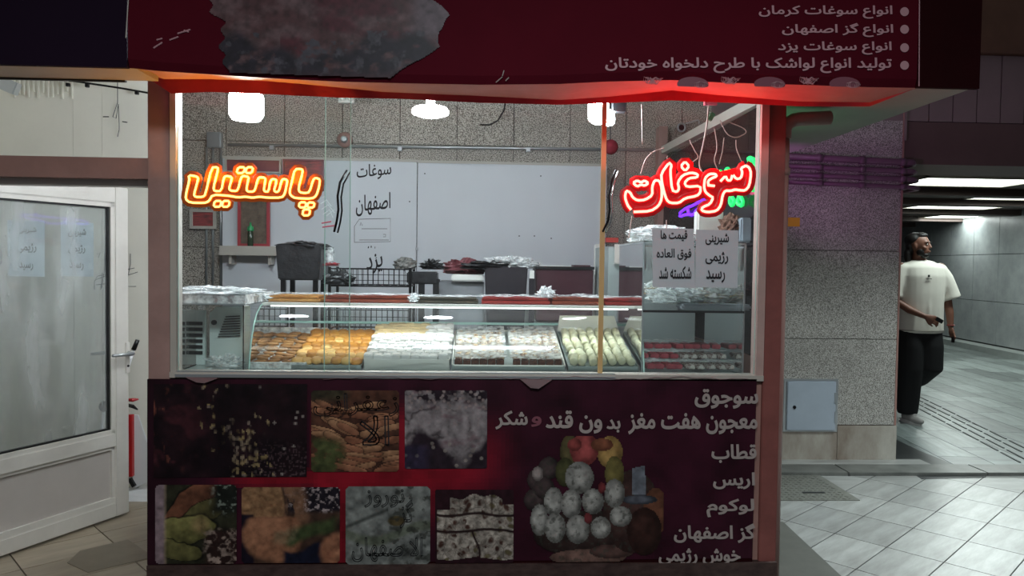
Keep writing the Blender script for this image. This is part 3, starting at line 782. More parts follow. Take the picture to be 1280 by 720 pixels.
pic('printed_picture', (192, 480, 384, 597), p_nuts, 110, 66, 'dark picture with scattered pale nuts')
def p_rolls(u, v):
    n = fbm(u*9, v*14, 3, 5); c = mixc(C3('3a1a10'), C3('6a3a1e'), n)
    rg_ = random.Random(5)
    for k in range(46):
        cx, cy = rg_.random(), .18+.82*k/46+rg_.uniform(-.05, .05); a = rg_.uniform(.1, .55)*(1 if cx < .6 else -.5); lx, ly = rg_.uniform(.14, .22), rg_.uniform(.035, .05)
        ca, sa = math.cos(a), math.sin(a); x = (u-cx)*ca+(v-cy)*sa; y = -(u-cx)*sa+(v-cy)*ca; e = (x/lx)**4+(y/ly)**2
        cc = mixc(C3('6a3418'), C3(rg_.choice(('b8703a', 'a8602e', 'c08448'))), .25+.5*n-.35*y/ly); c = mixc(c, C3('241008'), sst(1.5, 1.0, e)*.7); c = mixc(c, cc, sst(1.0, .8, e))
    c = mixc(c, mixc(C3('24280e'), C3('5c6428'), n), sst(.30, .16, np.hypot((u-.14)*.9, (v-.80)))*sst(.3, .5, fbm(u*9, v*9, 7)))
    c = mixc(c, mixc(C3('221c12'), C3('544a2c'), n), sst(.2, .05, v)*sst(.5, .3, u))
    return c, rr(u, v, .04)
pic('printed_picture', (389, 488, 499, 590), p_rolls, 88, 80, 'picture of orange brown rolls with dark lettering')
def p_blocks(u, v):
    wu = u+.25*(fbm(u*5, v*5, 30)-.5); wv = v+.25*(fbm(u*5, v*5, 31)-.5); f1, f2, cid = wor(wu*2.6, wv*3.6, 21); n = .6*fbm(u*18, v*18, 5)+.5*cid*.6
    c = mixc(C3('6f6268'), C3('a79c9a'), .3+.9*(n-.3)); c = mixc(c, C3('2e2024'), sst(.2, .0, f2-f1)*.75*sst(.35, .55, fbm(u*7, v*7, 33)))
    c = mixc(c, C3('6d3a48'), sst(.5, .75, fbm(u*6, v*9, 14))*.6)
    dk = sst(.62, .8, v+.2*np.sin(u*7)+.3*(fbm(u*6, v*6, 1)-.5))+sst(.2, .08, v)*sst(.4, .6, fbm(u*12, v*12, 3))*1.4
    c = mixc(c, C3('2a1a26'), dk)
    c = mixc(c, C3('9a8480'), sst(.3, .2, wor(u*13, v*13, 8)[0])*(v < .25)*.8)
    c = mixc(c, C3('8f8178'), sst(.35, .2, wor(u*12, v*12, 9)[0])*(wor(u*12, v*12, 9)[2] > .75)*(v > .65)*.8)
    c = mixc(c, C3('30284a'), sst(.35, .2, u)*sst(.66, .75, v)*.6)
    return c, rr(u, v, .02)
pic('printed_picture', (506, 488, 609, 586), p_blocks, 90, 84, 'picture of pale powdered blocks and walnuts')
def p_leaf(u, v):
    n = fbm(u*7, v*9, 4, 5); n2 = fbm(u*24, v*24, 40, 3); q = v+.10*(fbm(u*3.5, v*3.5, 41)-.5)*2
    c = mixc(C3('1c1a10'), C3('3a3a22'), n)
    def leaf(cx, cy, ang, lx, ly, a, b):
        nonlocal c
        ca, sa = math.cos(ang), math.sin(ang); x = (u-cx)*ca+(q-cy)*sa; y = -(u-cx)*sa+(q-cy)*ca
        e = (x/lx)**2+(y/ly)**2; k = sst(1.0, .86, e); cc = mixc(C3(a), C3(b), .15+.75*n+.5*(-y/ly)*.5)
        c = mixc(c, C3('0d0f0a'), sst(1.25, 1.0, e)*.85); c = mixc(c, cc, k)
    leaf(.45, .22, -.75, .46, .17, '3f1f0e', '8a4a22'); leaf(.62, .34, -.5, .44, .12, '2e2a10', '6c6428')
    leaf(.36, .58, -.12, .40, .19, '3a3812', '8a8430'); leaf(.30, .82, .35, .30, .11, '2c2c12', '76702a')
    c = mixc(c, C3('a08040'), sst(.16, .03, np.hypot(u-.55, v-.50))*.7)
    cr = sst(.55, .68, u)*sst(.52, .62, v); c = mixc(c, mixc(C3('2e1814'), C3('a08474'), sst(.42, .66, fbm(u*18, v*18, 6))), cr)
    c = mixc(c, mixc(C3('1a1e18'), C3('6c7668'), sst(.5, .64, n2)), sst(.62, .78, u)*sst(.42, .3, v))
    c = mixc(c, C3('8a7078'), sst(.13, .09, u)); c = mixc(c, C3('c0a080'), sst(.03, .0, np.abs(u-.12))*.3)
    return c, rr(u, v, .06)
pic('printed_picture', (194, 606, 296, 705), p_leaf, 84, 80, 'picture of folded olive green pastries')
def p_sohan(u, v):
    n = fbm(u*9, v*8, 4, 5); n2 = fbm(u*30, v*26, 14, 3)
    wx = u+.10*(fbm(u*4, v*4, 60)-.5); wy = v+.12*(fbm(u*4, v*4, 61)-.5)
    c = mixc(C3('2c1612'), C3('4a3020'), n*1.3)
    slab = sst(.40, .37, wy)*sst(.43, .40, wx); c = mixc(c, mixc(C3('70441c'), C3('b07c40'), n2*1.2), slab)
    cr = sst(.42, .5, wx)*sst(.36, .28, wy); c = mixc(c, mixc(C3('1c1420'), C3('a08c8c'), sst(.48, .66, fbm(u*36, v*30, 9))), cr)
    c = mixc(c, C3('8a5a34'), sst(.16, .05, np.abs(wx-.53))*sst(.4, .5, fbm(u*8, v*3, 3))*sst(.6, .4, v)*.9)
    c = mixc(c, C3('160c20'), sst(.14, .11, u)*sst(.33, .38, v))
    d = np.hypot((wx-.30)*1.0, (wy-.64)*.85); c = mixc(c, mixc(C3('6a3818'), C3('b06c3a'), .2+n), sst(.34, .26, d)*sst(.36, .42, v))
    c = mixc(c, C3('3c4a20'), sst(.14, .04, np.abs(wy-.62-.35*(.6-wx)))*sst(.4, .5, wx)*sst(1, .9, wx))
    c = mixc(c, C3('8c7a50'), sst(.12, .03, np.abs(wy-.60-.3*(.55-wx)))*sst(.3, .36, wx)*sst(.58, .5, wx)*n2)
    c = mixc(c, C3('10142e'), sst(.76, .82, wy+.06*np.sin(u*9))*sst(.40, .46, u)*sst(.86, .80, u))
    c = mixc(c, mixc(C3('7a3c1a'), C3('b8703c'), n), sst(.20, .13, np.hypot(wx-.97, (wy-.85)*.7)))
    return c, rr(u, v, .05)
pic('printed_picture', (302, 609, 425, 704), p_sohan, 96, 76, 'picture of orange brittle beside dark crumbs')
def p_gaz(u, v):
    n = fbm(u*10, v*10, 4, 5); c = mixc(C3('4c4e4c'), C3('8a8f88'), n*1.2)
    c = mixc(c, C3('2c302c'), sst(.05, .0, np.abs(v-.52+.45*u))*.8*(u < .5)); c = mixc(c, C3('4f5a36'), sst(.1, .03, np.abs(v-.6-.1*np.sin(u*5)))*.6)
    c = mixc(c, C3('5a4a22'), sst(1., .7, np.hypot((u-.6)/.12, (v-.44)/.08))); c = mixc(c, C3('34362e'), sst(.5, .62, fbm(u*13, v*13, 7))*sst(.45, .6, u)*.8)
    c = mixc(c, C3('232622'), sst(.15, .0, np.hypot((u-.72), (v-.85)))*.8)
    return c, rr(u, v, .06)
pic('printed_picture', (432, 608, 538, 706), p_gaz, 90, 84, 'picture of grey green nougat blocks with outlined lettering')
def p_noug(u, v):
    wu = u+.09*(fbm(u*7, v*7, 70)-.5); wv = v+.09*(fbm(u*7, v*7, 71)-.5)
    f1, f2, cid = wor(wu*10, wv*9, 5); n = fbm(u*22, v*22, 5, 4)
    c = mixc(C3('6c6054'), C3('c4b6a4'), n*1.5-.25); c = mixc(c, C3('48281c'), sst(.5, .2, f1)*(cid > .35)*sst(.3, .6, n+.1))
    c = mixc(c, C3('2c1a16'), sst(.12, .0, f2-f1)*.5*(cid > .2)); c = mixc(c, C3('6a6238'), sst(.4, .25, f1)*(cid > .86)*.7)
    for vv, a in ((.34, 9), (.56, 7)): c = mixc(c, C3('2a1414'), sst(.028, .008, np.abs(v-vv-.02*np.sin(u*a)-.02*(fbm(u*9, v*2, 72)-.5))))
    c = mixc(c, C3('2a1414'), sst(.022, .006, np.abs(u-.52-.05*np.sin(v*9)))*(v > .57)); c = mixc(c, C3('3a201c'), sst(.02, .005, np.abs(u-.72))*(v < .34)*.6)
    e_ = .10+.03*np.sin(u*8)+.02*np.sin(u*23); edge = (v < e_) | (v > .94+.02*np.sin(u*9)) | (u < .02) | ((u < .19)&(v < .27)) | ((u > .86)&(v < .2)); c = np.where(edge[..., None], C3('2e0c18'), c)
    return c, rr(u, v, .03)
pic('printed_picture', (544, 612, 642, 704), p_noug, 90, 84, 'picture of stacked nut nougat slabs')
def p_bowl(u, v):
    x = 652+u*178; y = 545+v*158; mk = np.zeros(x.shape); c = np.ones(x.shape+(3,))*C3('2a0c18')
    def el(cx, cy, rx, ry, col, sh=.35, tex=0):
        nonlocal c, mk
        d = np.hypot((x-cx)/rx, (y-cy)/ry); k = d < 1
        cc = mixc(C3(col), C3(col)*sh, sst(.35, 1.05, d+.25*((x-cx)/rx*.6+(y-cy)/ry*.6)))
        if tex: cc = mixc(cc, C3('3a3a30'), sst(.5, .7, fbm(x/4, y/4, cx))*.6)
        c = np.where(k[..., None], cc, c); mk = np.where(k, 1, mk)
    el(737, 668, 70, 30, '382420', .5, 1); el(735, 697, 48, 10, '7c5648', .6, 1); el(765, 690, 28, 9, '5c3c34', .5, 1)
    for cx, cy in ((672, 600), (668, 625), (686, 585), (680, 610)): el(cx, cy, 13, 14, '4c3a3a', .3, 1)
    el(672, 592, 7, 9, '9a8a84')
    el(790, 640, 36, 52, '4a2c26', .5, 1); el(820, 640, 16, 30, '7c4220', .5); el(806, 665, 22, 30, '402018', .5)
    tr = (x > 790)&(x < 806+.05*(y-580))&(y > 582+.2*(806-x))&(y < 618); c = np.where(tr[..., None], C3('6c727e'), c); mk = np.where(tr, 1, mk)
    el(800, 625, 22, 6, '565a66'); el(712, 565, 12, 22, '5d5226', .5); el(706, 590, 12, 18, '4a4a20', .5)
    el(762, 565, 16, 20, 'b08420', .45); el(730, 562, 18, 20, 'b23430', .4); el(718, 556, 9, 8, '9a2c24', .6); el(768, 592, 12, 22, '75681e', .5); el(752, 556, 14, 8, '8a4418', .6)
    for cx, cy, rx, ry in ((724, 597, 18, 20), (692, 627, 12, 18), (714, 630, 13, 18), (741, 627, 14, 16), (768, 617, 13, 18), (674, 650, 11, 20), (694, 660, 13, 19), (722, 662, 15, 18), (751, 660, 13, 14), (776, 646, 14, 13)):
        el(cx, cy, rx, ry, 'a5a39a', .32, 1)
    for cx, cy in ((735, 648), (752, 610)): el(cx, cy, 5, 7, '7c1820', .6)
    return c, mk
pic('printed_picture', (652, 545, 830, 703), p_bowl, 134, 118, 'cut out picture of a heaped bowl of white coated sweets and fruit')
for s, b in (('سوجوق', (869, 487, 947, 510)), ('معجون هفت مغز', (786, 517, 946, 542)), ('بد', (759, 525, 775, 540)), ('ون قند', (683, 514, 752, 541)), ('و', (665, 521, 676, 533)), ('شکر', (620, 514, 659, 536)),
             ('قطاب', (890, 556, 945, 578)), ('اریس', (892, 591, 943, 611)), ('لوکوم', (884, 624, 942, 646)), ('گز اصفهان', (843, 655, 943, 678)), ('خوش رژیمی', (824, 686, 925, 706))):
    text_px('lettering', s, b, PY-.006, 'letter' if s != 'و' else M['logo'], po, bold=.03)
for s, b in (('زعفرانی', (392, 492, 498, 520)), ('الا', (450, 520, 486, 556)), ('سوهان', (405, 505, 440, 522))):
    text_px('picture_lettering', s, b, PY-.006, 'ink', po, bold=.016, fill=False)
for s, b in (('نوروز', (456, 612, 505, 634)), ('گز', (500, 625, 516, 660)), ('الا صفهان', (440, 672, 528, 702))):
    text_px('picture_lettering', s, b, PY-.006, 'ink', po, bold=.016, fill=False)
M['curl'] = mat('banner_back', '6a5052', .6)
# curled torn edges of the banner at the sill
for k, (x0, x1, y0, y1) in enumerate(((232, 272, 472, 479), (650, 690, 474, 486))):
    pts = [at_y(x0, y0, PY-.012), at_y((x0*2+x1)/3, y1-1, PY-.022), at_y((x0+x1*1.4)/2.4, y1, PY-.024), at_y(x1, y0+1, PY-.012)]
    mb = MB(); mb.v = [tuple(p) for p in pts]+[tuple(p+Vector((0, .004, .002))) for p in pts]; mb.f = [(0, 1, 2, 3), (7, 6, 5, 4), (0, 4, 5, 1), (1, 5, 6, 2), (2, 6, 7, 3)]
    put('curled_edge', mb, M['curl'], po)
mb = MB(); P0 = [at_y(x, 472.5+1.3*math.sin(x*.05)+.8*math.sin(x*.19), PY-.008) for x in range(404, 940, 9)]
put('edge_fold', mb.tube(P0, .0022, 6, flat=.6), M['curl'], po)
# dirty strip under the poster
put('base_strip', MB().box(PL0, PR1, KY-.03, KY+.01, .0, zbt+.004), mat('dirty_strip', '4e3b36', .6, col2='2e1c1a', scale=14, bump=.2, stretch=(1, 1, 2)), kf)

# =================================================================== NEON SIGNS ON THE GLASS
def neonmat(name, core, strength):
    return mat(name, core, .4, emit=core, es=strength)
M['neon_y'] = neonmat('neon_yellow', 'ffdc78', 2.2); M['neon_o'] = neonmat('neon_orange', 'ff7800', .35)
M['neon_r'] = neonmat('neon_pink', 'ffa08c', 2.6); M['neon_rr'] = neonmat('neon_red', 'ff0d10', .9)
M['neon_g'] = neonmat('neon_green', '1ed868', 1.1); M['neon_p'] = neonmat('neon_purple', '7a2cff', 1.6)
M['acr_o'] = mat('orange_acrylic', 'b8560a', .4); M['acr_r'] = mat('red_acrylic', 'c40814', .4)
def smooth_loop(pts, it=1, closed=True):
    for _ in range(it):
        out = []; n = len(pts)
        for i in range(n if closed else n-1):
            a, b = pts[i], pts[(i+1) % n]
            out += [(a[0]*.78+b[0]*.22, a[1]*.78+b[1]*.22), (a[0]*.22+b[0]*.78, a[1]*.22+b[1]*.78)]
        if not closed: out = [pts[0]]+out+[pts[-1]]
        pts = out
    return pts
def neon(name, label, strokes, ox, oy, sc, Y, core, flex, plate, rc, rf, power, color, group=None):
    P0 = at_y(ox+60, oy+60, Y)
    t = T(name, label, 'neon sign', (P0.x, Y, P0.z))
    for pts, closed, it in strokes:
        pts = smooth_loop([(ox+x/sc, oy+y/sc) for x, y in pts], it, closed)
        c = [at_y(x, y, Y) for x, y in pts]
        o = put('glowing_tube', MB().tube(c, rc, 8, closed=closed), core, t, smooth=True)
        put('tube_sleeve', MB().tube([p+Vector((0, .006, 0)) for p in c], rf, 8, closed=closed, flat=.5, nrm=(0, 1, 0)), flex, o, smooth=True)
    return t
S1 = [([(160,175),(200,180),(215,190),(210,215),(190,285),(198,298),(240,298),(255,285),(290,130),(325,130),(325,150),(300,245),(305,265),(345,265),(358,190),(372,178),(405,185),(400,210),(388,250),(395,262),(430,265),(440,250),(455,190),(468,178),(500,185),(494,210),(485,258),(495,268),(525,268),(535,255),(550,195),(562,185),(592,190),(592,208),(583,258),(590,268),(610,268),(620,210),(632,195),(655,200),(652,225),(640,262),(655,272),(670,262),(683,208),(692,195),(715,200),(714,222),(702,280),(685,302),(600,302),(560,296),(520,303),(480,296),(440,301),(380,290),(295,285),(275,322),(250,332),(168,330),(143,310),(148,270),(165,205)], True, 1),
      ([(735,290),(728,270),(742,210),(758,140),(800,140),(803,158),(778,250),(785,272),(815,276),(840,272),(862,200),(875,190),(900,198),(895,240),(880,290),(855,308),(760,305)], True, 1),
      ([(440,130),(478,130),(470,163),(430,163)], True, 1), ([(488,130),(524,130),(516,163),(480,163)], True, 1),
      ([(308,320),(345,320),(340,353),(300,353)], True, 1), ([(354,320),(392,320),(386,353),(348,353)], True, 1),
      ([(785,328),(822,328),(818,358),(780,356)], True, 1), ([(832,328),(870,330),(864,358),(828,358)], True, 1), ([(806,368),(844,368),(840,402),(800,402)], True, 1)]
NY = KY-.028
n1_ = neon('neon_sign', 'glowing orange yellow neon lettering at the left of the window', S1, 200, 180, 4.5, NY, 'neon_y', 'neon_o', 'acr_o', .0042, .0072, 3, (1, .5, .1))
S2 = [([(775,122),(795,132),(805,165),(795,235),(772,262),(740,260),(715,256),(690,264),(660,262),(645,285),(635,345),(612,376),(560,384),(525,374),(532,355),(575,338),(592,300),(575,293),(547,270),(540,240),(545,192),(570,168),(605,168),(612,182),(585,192),(562,208),(566,236)], False, 1),
      ([(560,232),(600,236)], False, 0), ([(632,210),(662,178),(672,205),(692,205),(700,168),(722,198),(748,192),(756,160),(748,136),(775,122)], False, 1),
      ([(300,165),(345,103),(358,120),(350,150),(360,262),(388,270),(400,252),(392,215),(420,175),(468,160),(506,170),(502,188),(455,192),(430,218),(442,242),(520,235),(520,272),(500,292),(432,305),(400,332),(350,332),(330,315),(315,270),(302,210)], True, 1),
      ([(433,98),(457,125),(434,152),(410,125)], True, 1),
      ([(130,370),(110,345),(95,300),(102,262),(125,272),(138,300),(165,318),(210,314),(250,288),(248,240),(262,204),(290,206),(303,250),(302,310),(285,348),(240,378),(145,382)], False, 1),
      ([(140,218),(165,205),(185,216),(206,205),(228,220),(206,235),(186,228),(164,240)], True, 1)]
n2_ = neon('neon_sign', 'glowing red neon lettering at the right of the window', S2, 760, 180, 4.5, NY, 'neon_r', 'neon_rr', 'acr_r', .0055, .0095, 5, (1, .05, .04))
def ribbon(strokes, ox, oy, sc, Y, w):
    mb = MB()
    for pts, closed, it in strokes:
        pts = smooth_loop([(ox+x/sc, oy+y/sc) for x, y in pts], it, closed); n = len(pts)
        c = [at_y(x, y, Y) for x, y in pts]
        mb.tube(c, w, 8, closed=closed, flat=.12, nrm=(0, 1, 0))
    return mb
put('backing_plate', ribbon(S1, 200, 180, 4.5, NY+.013, .019), 'acr_o', n1_, label='orange acrylic backing')
put('backing_plate', ribbon(S2, 760, 180, 4.5, NY+.013, .024), 'acr_r', n2_, label='red acrylic backing')
def fillplate(loopset, ox, oy, sc, Y):
    mb = MB()
    for pts in loopset:
        c = [at_y(ox+x/sc, oy+y/sc, Y) for x, y in pts]
        tr = tessellate_polygon([[Vector((p.x, p.z, 0)) for p in c]]); mb.add(c, tr)
    return mb
put('letter_plate', fillplate([S1[0][0], S1[1][0]], 200, 180, 4.5, NY+.0125), 'acr_o', n1_)
put('letter_plate', fillplate([S2[3][0], S2[0][0][:22], S2[5][0][:-1]], 760, 180, 4.5, NY+.0125), 'acr_r', n2_)
# lamps standing for the light those tubes throw
for x, z in ((270, 232), (350, 235)):
    p = at_y(x, z, NY-.03); l = area('neon_spill', p, (.22, .05), 2.2, (1, .40, .05), (R(205), 0, 0))
for x, z in ((815, 235), (900, 225)):
    p = at_y(x, z, NY-.03); l = area('neon_spill', p, (.22, .05), 2.6, (1, .04, .03), (R(205), 0, 0))
# side neon (green and purple) on the right side glass, seen from behind
sn = T('neon_sign', 'green and purple neon lettering on the side glass, seen edge on', 'neon sign', (SX-.03, 3.6, 1.8))
def side_neon(pts, m, r=.007, closed=True):
    o = put('glowing_tube', MB().tube([at_x(760+x/4.5, 180+y/4.5, SX-.05) for x, y in smooth_loop(pts, 1, closed)], r, 7, closed=closed), m, sn, smooth=True)
for pts, m in (([(790, 75), (826, 88), (832, 200), (827, 260), (804, 258), (806, 200), (812, 110), (795, 100)], 'neon_g'), ([(740, 285), (758, 320), (755, 350), (725, 335)], 'neon_g'),
               ([(690, 290), (712, 320), (700, 350), (684, 330)], 'neon_g'), ([(655, 300), (640, 320), (650, 340)], 'neon_g'), ([(660, 150), (672, 136), (684, 150)], 'neon_g'), ([(630, 150), (636, 160)], 'neon_g'),
               ([(550, 312), (520, 320), (480, 345), (440, 360), (405, 385), (402, 410), (440, 395), (480, 400), (500, 370), (540, 340)], 'neon_p'), ([(445, 350), (455, 400)], 'neon_p'), ([(520, 300), (500, 340)], 'neon_p')):
    side_neon(pts, m, .010 if m == 'neon_g' else .009)
sp = bpy.data.lights.new('neon_spill', 'SPOT'); sp.energy = 26; sp.color = (.80, .22, .85); sp.spot_size = R(50); sp.spot_blend = .55; sp.shadow_soft_size = .12
so = bpy.data.objects.new('neon_spill', sp); COL.objects.link(so); so.location = (SX+.04, 4.0, 1.86)
so.rotation_euler = (Vector((2.7, 5.35, 2.25))-Vector(so.location)).to_track_quat('-Z', 'Y').to_euler()
point('neon_spill', (SX+.05, 3.55, 1.9), 1.1, (.15, 1, .3), .06)
point('neon_spill', (SX-.2, 3.9, 1.85), .9, (1, .10, .25), .06)

# papers on window and door
def paper(px, txts, Y, label, tints=None, quad=None):
    a, b, c, d = [at_y(x, y, Y) for x, y in px]
    n = 6; mb = MB(); V = []
    for j in range(n+1):
        for i in range(n+1):
            u, v = i/n, j/n; p = (a*(1-u)+b*u)*(1-v)+(d*(1-u)+c*u)*v; V.append(p+Vector((0, -.003*math.sin(u*3.1)*math.sin(v*3.1), 0)))
    mb.v = [tuple(p) for p in V]; mb.f = [(j*(n+1)+i, j*(n+1)+i+1, (j+1)*(n+1)+i+1, (j+1)*(n+1)+i) for j in range(n) for i in range(n)]
    o = put('paper_note', mb, 'paper', label=label, cat='notice', group='paper notices')
    for t, bx in txts:
        k = at_y(bx[0], bx[3], Y-.005), at_y(bx[2], bx[3], Y-.005), at_y(bx[0], bx[1], Y-.005)
        fn = lambda u, v, k=k: (k[0].x+(k[1].x-k[0].x)*u+(k[2].x-k[0].x)*v, Y-.005, k[0].z+(k[1].z-k[0].z)*u+(k[2].z-k[0].z)*v)
        put('lettering', text_mb(t, fn, .02), 'ink', o)
    return o
paper([(815, 285), (867, 286), (869, 360), (816, 359)], [('قیمت ها', (826, 288, 859, 301)), ('فوق العاده', (821, 311, 864, 325)), ('شکسته شد', (824, 333, 864, 348))], KY+.0,
      'paper notice on the window glass, left one of the pair under the red neon')
paper([(870, 287), (923, 288), (922, 360), (869, 359)], [('شیرینی', (882, 292, 911, 306)), ('رژیمی', (882, 315, 910, 330)), ('رسید', (883, 338, 906, 353))], KY+.0,
      'paper notice on the window glass, right one of the pair beside the window post')
# open / calligraphy stickers on the inner face of the panes
gl = T('window_lettering', 'black calligraphy lettering and stickers on the middle window pane', 'lettering', (at_y(466, 260, KY).x, KY, 1.5))
for s, b in (('سوغات', (446, 205, 489, 224)), ('اصفهان', (445, 243, 488, 268)), ('یزد', (458, 318, 478, 342))):
    x0, y0, x1, y1 = b; a = at_y(x0, y1, KY+.003); c = at_y(x1, y0, KY+.003)
    fn = lambda u, v, a=a, c=c: (a.x+(c.x-a.x)*u, KY+.003, a.z+(c.z-a.z)*v+.018*(u-.5))
    put('lettering', text_mb(s, fn, .012), 'ink', gl)
scribble('dots', [[(460, 309), (461, 309.3)], [(463.5, 308.5), (464.5, 308.5)], [(468.5, 309.5), (469, 309.5)], [(470, 322), (470.5, 322.5)]], KY+.003, gl, .0045, 'ink')
scribble('label_frame', [[(443, 303), (443, 283), (449, 274), (488, 273), (488, 302), (443, 303)], [(452, 286), (484, 286)], [(449, 300), (486, 300)], [(450, 282), (451, 278), (453, 282)], [(479, 293), (482, 293), (482, 296), (479, 296)]], KY+.003, gl, .0012, M['graf'])
M['decal'] = mat('white_decal', 'dfe6e6', .5)
scribble('white_script', [[(401, 255), (408, 250), (414, 258)], [(402, 262), (410, 256), (418, 266)], [(404, 268), (412, 262), (416, 272)], [(400, 248), (406, 246)], [(408, 270), (418, 262)]], KY+.018, gl, .002, 'decal')
scribble('pink_script', [[(402, 279), (414, 277)], [(403, 284), (418, 282)]], KY+.018, gl, .003, mat('pink_ink', 'd0566a', .5))

# =================================================================== DOOR
dB = at_z(157, 639, .015); dA = at_z(0, 693, .015); dd = (dB-dA); dd.z = 0; dd.normalize(); dn = Vector((dd.y, -dd.x, 0))   # dn faces the viewer side
if dn.y > 0: dn = -dn
def dpx(x, y):      # pixel -> (s, z) on the door plane
    d = ray(x, y); c = Vector((0, 0, CAM_H)); t = (dB-c).dot(dn)/d.dot(dn); p = c+d*t; return (p-dB).dot(dd), p.z
hinge = dB-dd*.98
door = T('door_1', 'white framed glazed kiosk door standing open', None, (hinge.x, hinge.y, 0)); tag(door, kind='structure')
def dbox(mb, s0, s1, z0, z1, t0=-.03, t1=.03):
    c = [dB+dd*s0+dn*t0, dB+dd*s1+dn*t0, dB+dd*s1+dn*t1, dB+dd*s0+dn*t1]; n = len(mb.v)
    mb.v += [(p.x, p.y, z) for z in (z0, z1) for p in c]
    mb.f += [tuple(n+i for i in f) for f in ((3, 2, 1, 0), (4, 5, 6, 7), (0, 1, 5, 4), (1, 2, 6, 5), (2, 3, 7, 6), (3, 0, 4, 7))]; return mb
DZ = dpx(159, 236)[1]; gs = dpx(139, 300)[0]; gz1 = dpx(138, 254)[1]; gz0 = dpx(138, 541)[1]; mz = dpx(138, 558)[1]; bz = dpx(138, 628)[1]
print('door', DZ, gs, gz1, gz0, mz, bz)
put('door_stile', dbox(MB(), gs, 0, .015, DZ), 'white_pvc', door, bevel=.004)
put('door_stile', dbox(MB(), -.98, -.90, .015, DZ), 'white_pvc', door, bevel=.004)
put('top_rail', dbox(MB(), -.90, gs, gz1, DZ), 'white_pvc', door, bevel=.004)
put('middle_rail', dbox(MB(), -.90, gs, mz, gz0), 'white_pvc', door, bevel=.004)
put('bottom_rail', dbox(MB(), -.90, gs, .015, bz), 'white_pvc', door, bevel=.004)
put('glazing_bead', dbox(dbox(dbox(dbox(MB(), gs-.022, gs, gz0, gz1, -.02, .024), -.90, gs, gz1-.022, gz1, -.02, .024), -.90, gs, gz0, gz0+.02, -.02, .024), -.9, -.88, gz0, gz1, -.02, .024), 'white_pvc', door)
put('gasket', dbox(dbox(dbox(MB(), gs-.034, gs-.022, gz0+.02, gz1-.02, -.006, .014), -.90, gs-.022, gz1-.031, gz1-.022, -.006, .014), -.90, gs-.022, gz0+.02, gz0+.029, -.006, .014), 'gasket', door)
put('glass_pane', dbox(MB(), -.88, gs-.03, gz0+.02, gz1-.02, -.003, .003), 'door_glass', door)
put('lower_panel', dbox(MB(), -.90, gs, bz, mz, -.014, .008), 'pvc_panel', door)
put('panel_bead', dbox(dbox(dbox(MB(), gs-.018, gs, bz, mz, .005, .02), -.9, gs, mz-.016, mz, .005, .02), -.9, gs, bz, bz+.03, .005, .024), 'white_pvc', door)
hs, hz = dpx(154, 441)
hp = put('handle_plate', dbox(MB(), hs-.014, hs+.014, hz-.11, hz+.06, .03, .038), 'white_pvc', door, bevel=.003)
def dpt(s, z, t): p = dB+dd*s+dn*t; return Vector((p.x, p.y, z))
put('lever', MB().tube([dpt(hs, hz, .034), dpt(hs, hz, .075), dpt(hs-.02, hz, .082), dpt(hs-.13, hz+.002, .082)], [.011, .011, .010, .008], 8), 'steel', hp, smooth=True, label='brushed metal lever')
put('lever', MB().tube([dpt(hs, hz, -.034), dpt(hs, hz, -.075), dpt(hs-.02, hz, -.082), dpt(hs-.13, hz+.002, -.082)], [.011, .011, .010, .008], 8), 'steel', hp, smooth=True)
put('keyhole', MB().tube([dpt(hs, hz-.07, .036), dpt(hs, hz-.07, .0405)], .007, 8), 'black', hp)
put('door_frame', MB().box(-2.70, PL0, KY+.06, KY+.09, zb0-.03, zb0+.0), 'white_pvc', door)
def door_paper(quad, lines, label):
    c = [dpx(*q) for q in quad]; V = [dpt(s, z, -.006) for s, z in c]
    mb = MB(); mb.v = [tuple(v) for v in V]+[tuple(v-dn*.0006) for v in V]; mb.f = [(0, 1, 2, 3), (7, 6, 5, 4), (0, 4, 5, 1), (1, 5, 6, 2), (2, 6, 7, 3), (3, 7, 4, 0)]
    o = put('paper_note', mb, 'paper', label=label, cat='notice', group='paper notices')
    for t, (x0, y0, x1, y1) in lines:
        a, b, d = dpx(x0, y1), dpx(x1, y1), dpx(x0, y0)
        fn = lambda u, v: dpt(a[0]+(b[0]-a[0])*u+(d[0]-a[0])*v, a[1]+(b[1]-a[1])*u+(d[1]-a[1])*v, -.004)
        put('lettering', text_mb(t, fn, .02), 'ink', o)
door_paper([(10, 275), (57, 276), (57, 346), (11, 345)], [('شیرینی', (24, 284, 46, 292)), ('رژیمی', (22, 304, 46, 316)), ('رسید', (25, 328, 42, 338))], 'paper notice on the open door glass, nearer the hinge at far left')
door_paper([(77, 276), (118, 279), (118, 346), (77, 345)], [('شیرینی', (86, 286, 108, 296)), ('رژیمی', (86, 306, 107, 317)), ('رسید', (88, 328, 105, 338))], 'paper notice on the open door glass, nearer the handle')

# things behind the door
M['red_plastic'] = mat('red_plastic', 'b31a1e', .35); M['white_plastic'] = mat('white_plastic', 'd8dada', .35)
bd = T('folding_board', 'white folding board with a red edge leaning against the cream wall', 'sign board', (at_y(170, 600, 4.6).x, 4.55, 0))
q = [at_y(x, y, 4.5) for x, y in ((160, 519), (172, 519), (188, 566), (188, 600), (169, 610), (160, 600))]
put('board', MB().prism([(p.x, max(p.z, .0)) for p in q], 4.5, 4.515), 'white_plastic', bd)
e0, e1 = at_y(158, 519, 4.47), at_y(165, 596, 4.47)
put('red_edge', MB().box(e0.x, e1.x, 4.47, 4.5, e1.z, e0.z), 'red_plastic', bd)
put('foot', MB().bar(at_y(168, 608, 4.48), at_y(162, 598, 4.48), .02), 'black', bd)
mo = T('mop', 'long white pole with a black grip standing behind the door', 'mop', (at_y(160, 620, 4.45).x, 4.4, 0))
